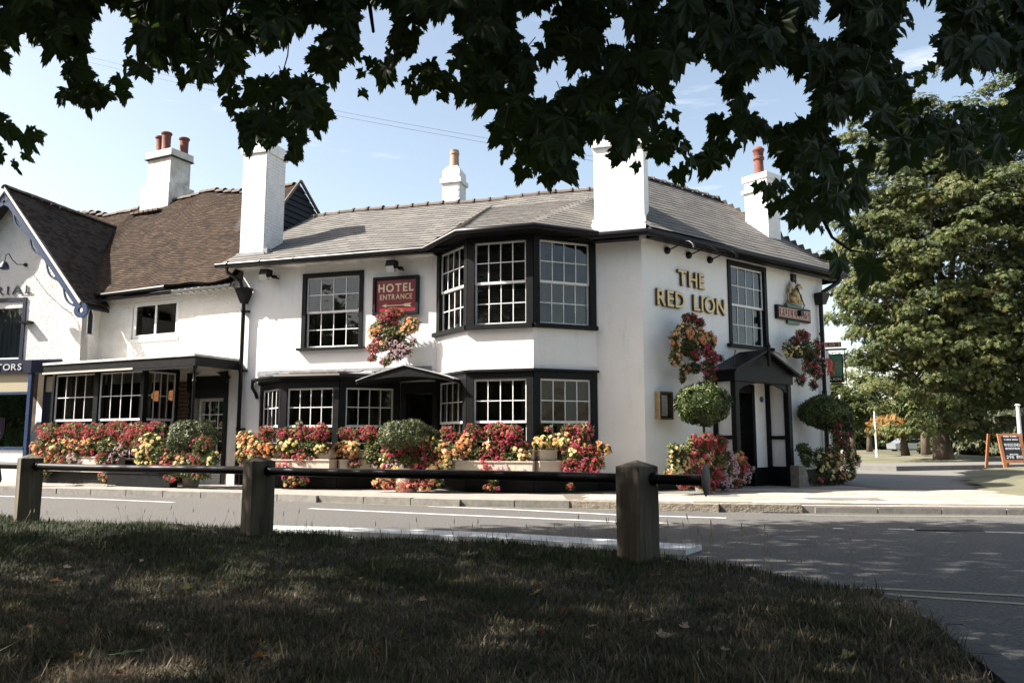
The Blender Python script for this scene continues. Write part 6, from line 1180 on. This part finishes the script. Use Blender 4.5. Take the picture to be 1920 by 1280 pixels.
# outline of the leafy fringe as seen from the road: lowest hanging leaf (x, y) per stretch, and openings
FR = [(-80, 330), (20, 335), (60, 280), (90, 60), (100, 215), (180, 228), (225, 215), (245, 150), (330, 165), (425, 178), (445, 270), (500, 325), (600, 290), (625, 200), (665, 215), (720, 190), (740, 120), (765, 205), (840, 190), (885, 190), (905, 300), (970, 300), (1000, 395), (1055, 350), (1100, 270), (1150, 305), (1200, 325), (1260, 345), (1315, 350), (1360, 330), (1400, 340), (1450, 400), (1490, 430), (1530, 450), (1560, 420), (1600, 385), (1640, 300), (1700, 310), (1770, 345), (1850, 330), (1930, 300), (2000, 300)]
def fringe(x):
    for (a, ya), (c, yc) in zip(FR, FR[1:]):
        if a <= x <= c: return ya + (yc - ya) * (x - a) / (c - a)
    return 300
GAPS = [(205, 60, 26, 40), (52, 112, 34, 40), (30, 170, 26, 26), (700, 35, 14, 22), (560, 75, 14, 12), (500, 105, 16, 12), (655, 130, 10, 22), (820, 60, 26, 22), (1310, 165, 34, 42), (1465, 165, 46, 40), (1300, 225, 18, 22), (1745, 20, 22, 18), (1705, 90, 20, 20), (1765, 165, 18, 20), (1590, 235, 18, 24), (1040, 130, 22, 16), (1155, 50, 12, 12), (1550, 30, 12, 10), (1420, 290, 30, 30), (885, 225, 18, 14), (1000, 40, 14, 14), (1860, 150, 34, 22), (1130, 330, 22, 30), (640, 175, 12, 14)]
r_ = random.Random(21); twigs = MB(); leafs = []
def add_leaf(p, size, down=.8, az=None):
    d = p.length
    v = p - Vector((0, 0, EYE)); px_ = 960 + FOC * v.x / (v.y * math.cos(PIT) + v.z * math.sin(PIT)); py_ = 640 - FOC * (-v.y * math.sin(PIT) + v.z * math.cos(PIT)) / (v.y * math.cos(PIT) + v.z * math.sin(PIT))
    rr = size * FOC / max(v.y, .5) * .42
    if -100 < px_ < 2020 and py_ > fringe(px_) - rr * .8: return False
    for gx, gy, ga, gb in GAPS:
        if ((px_ - gx) / (ga + rr * .8)) ** 2 + ((py_ - gy) / (gb + rr * .8)) ** 2 < 1: return False
    az = r_.uniform(0, 6.283) if az is None else az
    y = Vector((math.cos(az) * (1 - down * .75), math.sin(az) * (1 - down * .75), -down)).normalized()      # leaf blade hangs down and out
    nrm = Vector((r_.gauss(0, .45), -.95 + r_.gauss(0, .3), .35 + r_.gauss(0, .3))); nrm = (nrm - y * nrm.dot(y)).normalized(); x = y.cross(nrm)
    leafs.append((p, Matrix((x, y, nrm)).transposed(), size)); return True
def sprig(tip, length, lean_, n, size=.2):
    top = tip + Vector((lean_[0], lean_[1], length)); mid = tip.lerp(top, .5) + Vector((r_.uniform(-.12, .12), r_.uniform(-.1, .1), 0)); pts = [top, top.lerp(mid, .5) + Vector((r_.uniform(-.04, .04), 0, 0)), mid, mid.lerp(tip, .5) + Vector((r_.uniform(-.04, .04), 0, 0)), tip]
    ok = 0
    for i in range(n):
        t = i / max(1, n - 1); k_ = t * 4; j = min(3, int(k_)); p = pts[j].lerp(pts[j + 1], k_ - j); az = i * 2.4 + r_.uniform(-.5, .5); pet = r_.uniform(.05, .14)
        q_ = p + Vector((math.cos(az) * pet, math.sin(az) * pet, r_.uniform(-.06, .03))); ok += add_leaf(q_, size * r_.uniform(.7, 1.2) * (.75 if t > .9 else 1), r_.uniform(.55, 1.0), az)
    if ok > n * .9: twigs.tube(pts[1:], [.006, .005, .0035, .002], 5)
for x in range(-70, 2010, 26):
    for rep_ in range(5 if x > 850 else 3):
        d = r_.uniform(2.9, 5.4); xx_ = x + r_.uniform(-16, 16); yb = fringe(xx_) - r_.uniform(0, 30 if rep_ == 0 else 230) - 35
        sprig(at_dist(xx_, max(yb, -260), d), r_.uniform(.6, 1.1), (r_.uniform(-.35, .35), r_.uniform(-.3, .5)), r_.randint(7, 11), .245)
# the two drooping sprigs in front of the chimney and beside the far corner
for x, y, d, n in ((520, 290, 3.4, 9), (590, 262, 3.5, 9), (480, 245, 3.6, 8), (30, 300, 3.3, 10), (10, 250, 3.6, 9), (180, 195, 3.7, 8), (1540, 415, 3.8, 11), (1480, 390, 3.9, 10), (1500, 320, 4.0, 10), (1590, 350, 3.7, 9), (1020, 360, 3.6, 11), (1440, 370, 4.0, 8)):
    for k in range(2): sprig(at_dist(x + r_.uniform(-14, 14), y - 24, d), .8, (r_.uniform(-.15, .15), .1), n, .245)
FR2, FRs = [(1540, 520), (1600, 500), (1660, 520), (1700, 500)], fringe
_f = fringe
def fringe(x): return 535 if 1530 < x < 1700 else _f(x)
for x, y, s_ in ((1640, 515, .3), (1575, 505, .26), (1610, 455, .16), (1585, 445, .14), (1625, 470, .16)): add_leaf(at_dist(x, y - 30, 3.9), s_, .75)
p = [at_dist(1535, 395, 3.9), at_dist(1560, 445, 3.9), at_dist(1595, 470, 3.9), at_dist(1640, 476, 3.9)]; twigs.tube(p, [.012, .008, .006, .003], 5)
fringe = _f
for px0, d in ((1300, 4.2), (1330, 4.6), (560, 3.9), (1130, 4.4), (1640, 4.1), (880, 4.5), (350, 4.3), (700, 4.6)):   # thicker hanging boughs
    MB().tube([at_dist(px0 - 60, -260, d + .8), at_dist(px0 - 20, -80, d + .3), at_dist(px0, 60, d)], [.035, .022, .010], 7).build('branch', 'twig', pt, smooth=True)
leafs.sort(key=lambda t: -t[2] / t[0].length)
for i, (p, R_, sz) in enumerate(leafs[:300]): piece('leaf', LM[i % 5], pt, p, R_, sz)
rest_ = leafs[300:]; Vs, Fs = [], []
if rest_:
    P_ = np.array([t[0] for t in rest_]); X = np.array([[t[1][j][0] for j in range(3)] for t in rest_]); Y = np.array([[t[1][j][1] for j in range(3)] for t in rest_]); Z = np.array([[t[1][j][2] for j in range(3)] for t in rest_]); sz = np.array([t[2] for t in rest_])
    base_ = 0
    for v_i in range(5):
        b = MB(); b.add(*LV[v_i]); k = np.arange(len(rest_)) % 5 == v_i; tri = [(f[0], f[1], f[2], f[3]) if len(f) == 4 else (f[0], f[1], f[2], f[2]) for f in LV[v_i][1]]
        tr3 = [t for f in LV[v_i][1] for t in ([(f[0], f[1], f[2]), (f[0], f[2], f[3])] if len(f) == 4 else [f])]
        V, Fc = scatter(LV[v_i][0], tr3, P_[k], X[k], Y[k], Z[k], sz[k]); Vs.append(V); Fs.append(Fc + base_); base_ += len(V)
    npmesh('foliage', np.concatenate(Vs), np.concatenate(Fs), 'leafdark', pt, kind='stuff', smooth=True)
twigs.build('twigs', 'twig', pt, smooth=True, kind='stuff')
# upper crown: out of the picture except through gaps, it throws the shade on the green and the road
r2 = np.random.default_rng(33); nc = 2750
cx = r2.uniform(-14.5, 4.8, nc); cy = r2.uniform(-5, 9.8, nc); u = ((cx + 3.6) / 10.8) ** 2 + ((cy - 1.2) / 8.4) ** 2; k = (u < 1) & (cx < np.where(cy > 4, 4.6, 1.2 + .25 * cy)); cx, cy, u = cx[k], cy[k], u[k]
lo = np.maximum(3.6, 1.9 + .58 * np.maximum(cy, 0)); hi = 4.5 + 6.0 * np.sqrt(1 - u); cz = lo + (np.maximum(hi, lo + .3) - lo) * r2.random(len(cx))
k = r2.random(len(cx)) < np.where((cy < -2.0) & (cx > 0), .6, 1.0); cx, cy, cz = cx[k], cy[k], cz[k]
cc_ = np.stack([cx, cy, cz], -1); per = 36; e = unit(r2.normal(size=(len(cc_), per, 3))); q = cc_[:, None] + e * r2.uniform(.2, .75, (len(cc_), per, 1)) * np.array((1, 1, .7)); q = q.reshape(-1, 3); k = q[:, 2] > np.maximum(3.2, 1.6 + .56 * np.maximum(q[:, 1], 0)); q = q[k]
nn_ = unit(r2.normal(size=q.shape) * .6 + np.array((0, 0, 1))); foliage('crown', q, nn_, np.clip(r2.normal(.4, .2, len(q)), 0, 1), .24, STAR_V, STAR_F, 'canopy', pt, seed=34)
b = MB(); b.tube([TB - Vector((0, 0, .2)), TB + Vector((.1, 0, 1.5)), TB + Vector((.3, .2, 3.6)), TB + Vector((.6, 1.2, 6.5)), TB + Vector((.8, 2.5, 9.5))], [.62, .48, .42, .26, .06], 16)
for i in range(16):
    e = Vector(cc_[r_.randrange(len(cc_))]); st = TB + Vector((.3, .3, r_.uniform(3.0, 6))); mid = st.lerp(e, .5) + Vector((0, 0, r_.uniform(.2, .9))); b.tube([st, st.lerp(mid, .5) + Vector((0, 0, .15)), mid, e], [.17, .13, .09, .02], 8)
b.build('trunk', 'planebark', pt, smooth=True)
# ------------------------------------------------------------------ fallen leaves on the verge
def curled(seed, curl):
    v, f = LV[seed % 5]; r3 = random.Random(seed); return [(x * (1 - .35 * curl), y * (1 - .15 * curl), .55 * curl * (x * x * 3.2 + (y - .45) ** 2 * 1.1) + .02 * math.sin(14 * x + 9 * y)) for x, y, z in v], f
FL = [(262, 1222, .20, .25, 'palegreen', 'large pale green leaf lying face down at the bottom left'), (357, 1100, .14, .75, 'deadpale', 'crumpled beige leaf standing up in the grass, left of centre'), (495, 1208, .13, .9, 'deadleaf', 'curled russet leaf near the bottom beside a pale grass tuft'), (96, 1090, .12, .6, 'deadleaf', 'flat reddish brown leaf at the left in front of the first post'), (120, 1063, .09, .8, 'deadpale', 'small ochre folded leaf at the left above the reddish one'),
      (1600, 1235, .15, .95, 'deadpale', 'long white-backed curled leaf low down near the verge corner'), (1565, 1135, .10, .8, 'palegreen', 'small silvery curled leaf near the far verge corner'), (755, 1102, .05, .8, 'palegreen', 'tiny silvery leaf in the grass near the middle'), (345, 1013, .05, .9, 'whitewood', 'small upright white leaf between left and middle posts'), (268, 1050, .07, .7, 'deadpale', 'little pale curled leaf between the left and middle posts, lower down')]
for i, (x, y, sz, curl, m, lab) in enumerate(FL):
    p = ground(x, y, .16); v, f = curled(i, curl); b = MB(); R_ = Euler((r_.uniform(-.25, .25), r_.uniform(-.25, .25) + (.6 if curl > .7 else 0), r_.uniform(0, 6.28))).to_matrix()
    b.add([p + R_ @ (Vector(q) * sz) for q in v], f); b.build('fallen_leaf', m, smooth=True, label=lab, cat='leaf', group='fallen leaves on the shaded grass')
proto = [protomesh('fallen_leaf', MB().add(*curled(i + 20, .5 + .12 * i)), ['deadleaf', 'deadleaf', 'deadpale', 'deadleaf'][i], True) for i in range(4)]
for i in range(64):
    y = r_.uniform(990, 1270); x = r_.uniform(10, 1150 + (y - 990) * 2.2) if y > 1040 else r_.uniform(20, 1120); p = ground(x, min(y + 10, 1275), .158)
    if not inpoly(np.array([p.x]), np.array([p.y]), [(a - .1, c - .15) for a, c in EDGE])[0]: continue
    o = bpy.data.objects.new('fallen_leaf', proto[i % 4]); C.objects.link(o); o.location = p; o.rotation_euler = (r_.uniform(-.4, .4), r_.uniform(-.5, .5), r_.uniform(0, 6.28)); s_ = r_.uniform(.05, .13); o.scale = (s_, s_, s_)
    o['category'] = 'leaf'; o['group'] = 'small dry leaves scattered over the grass'; o['label'] = 'small dry brown leaf among many scattered over the shaded grass'
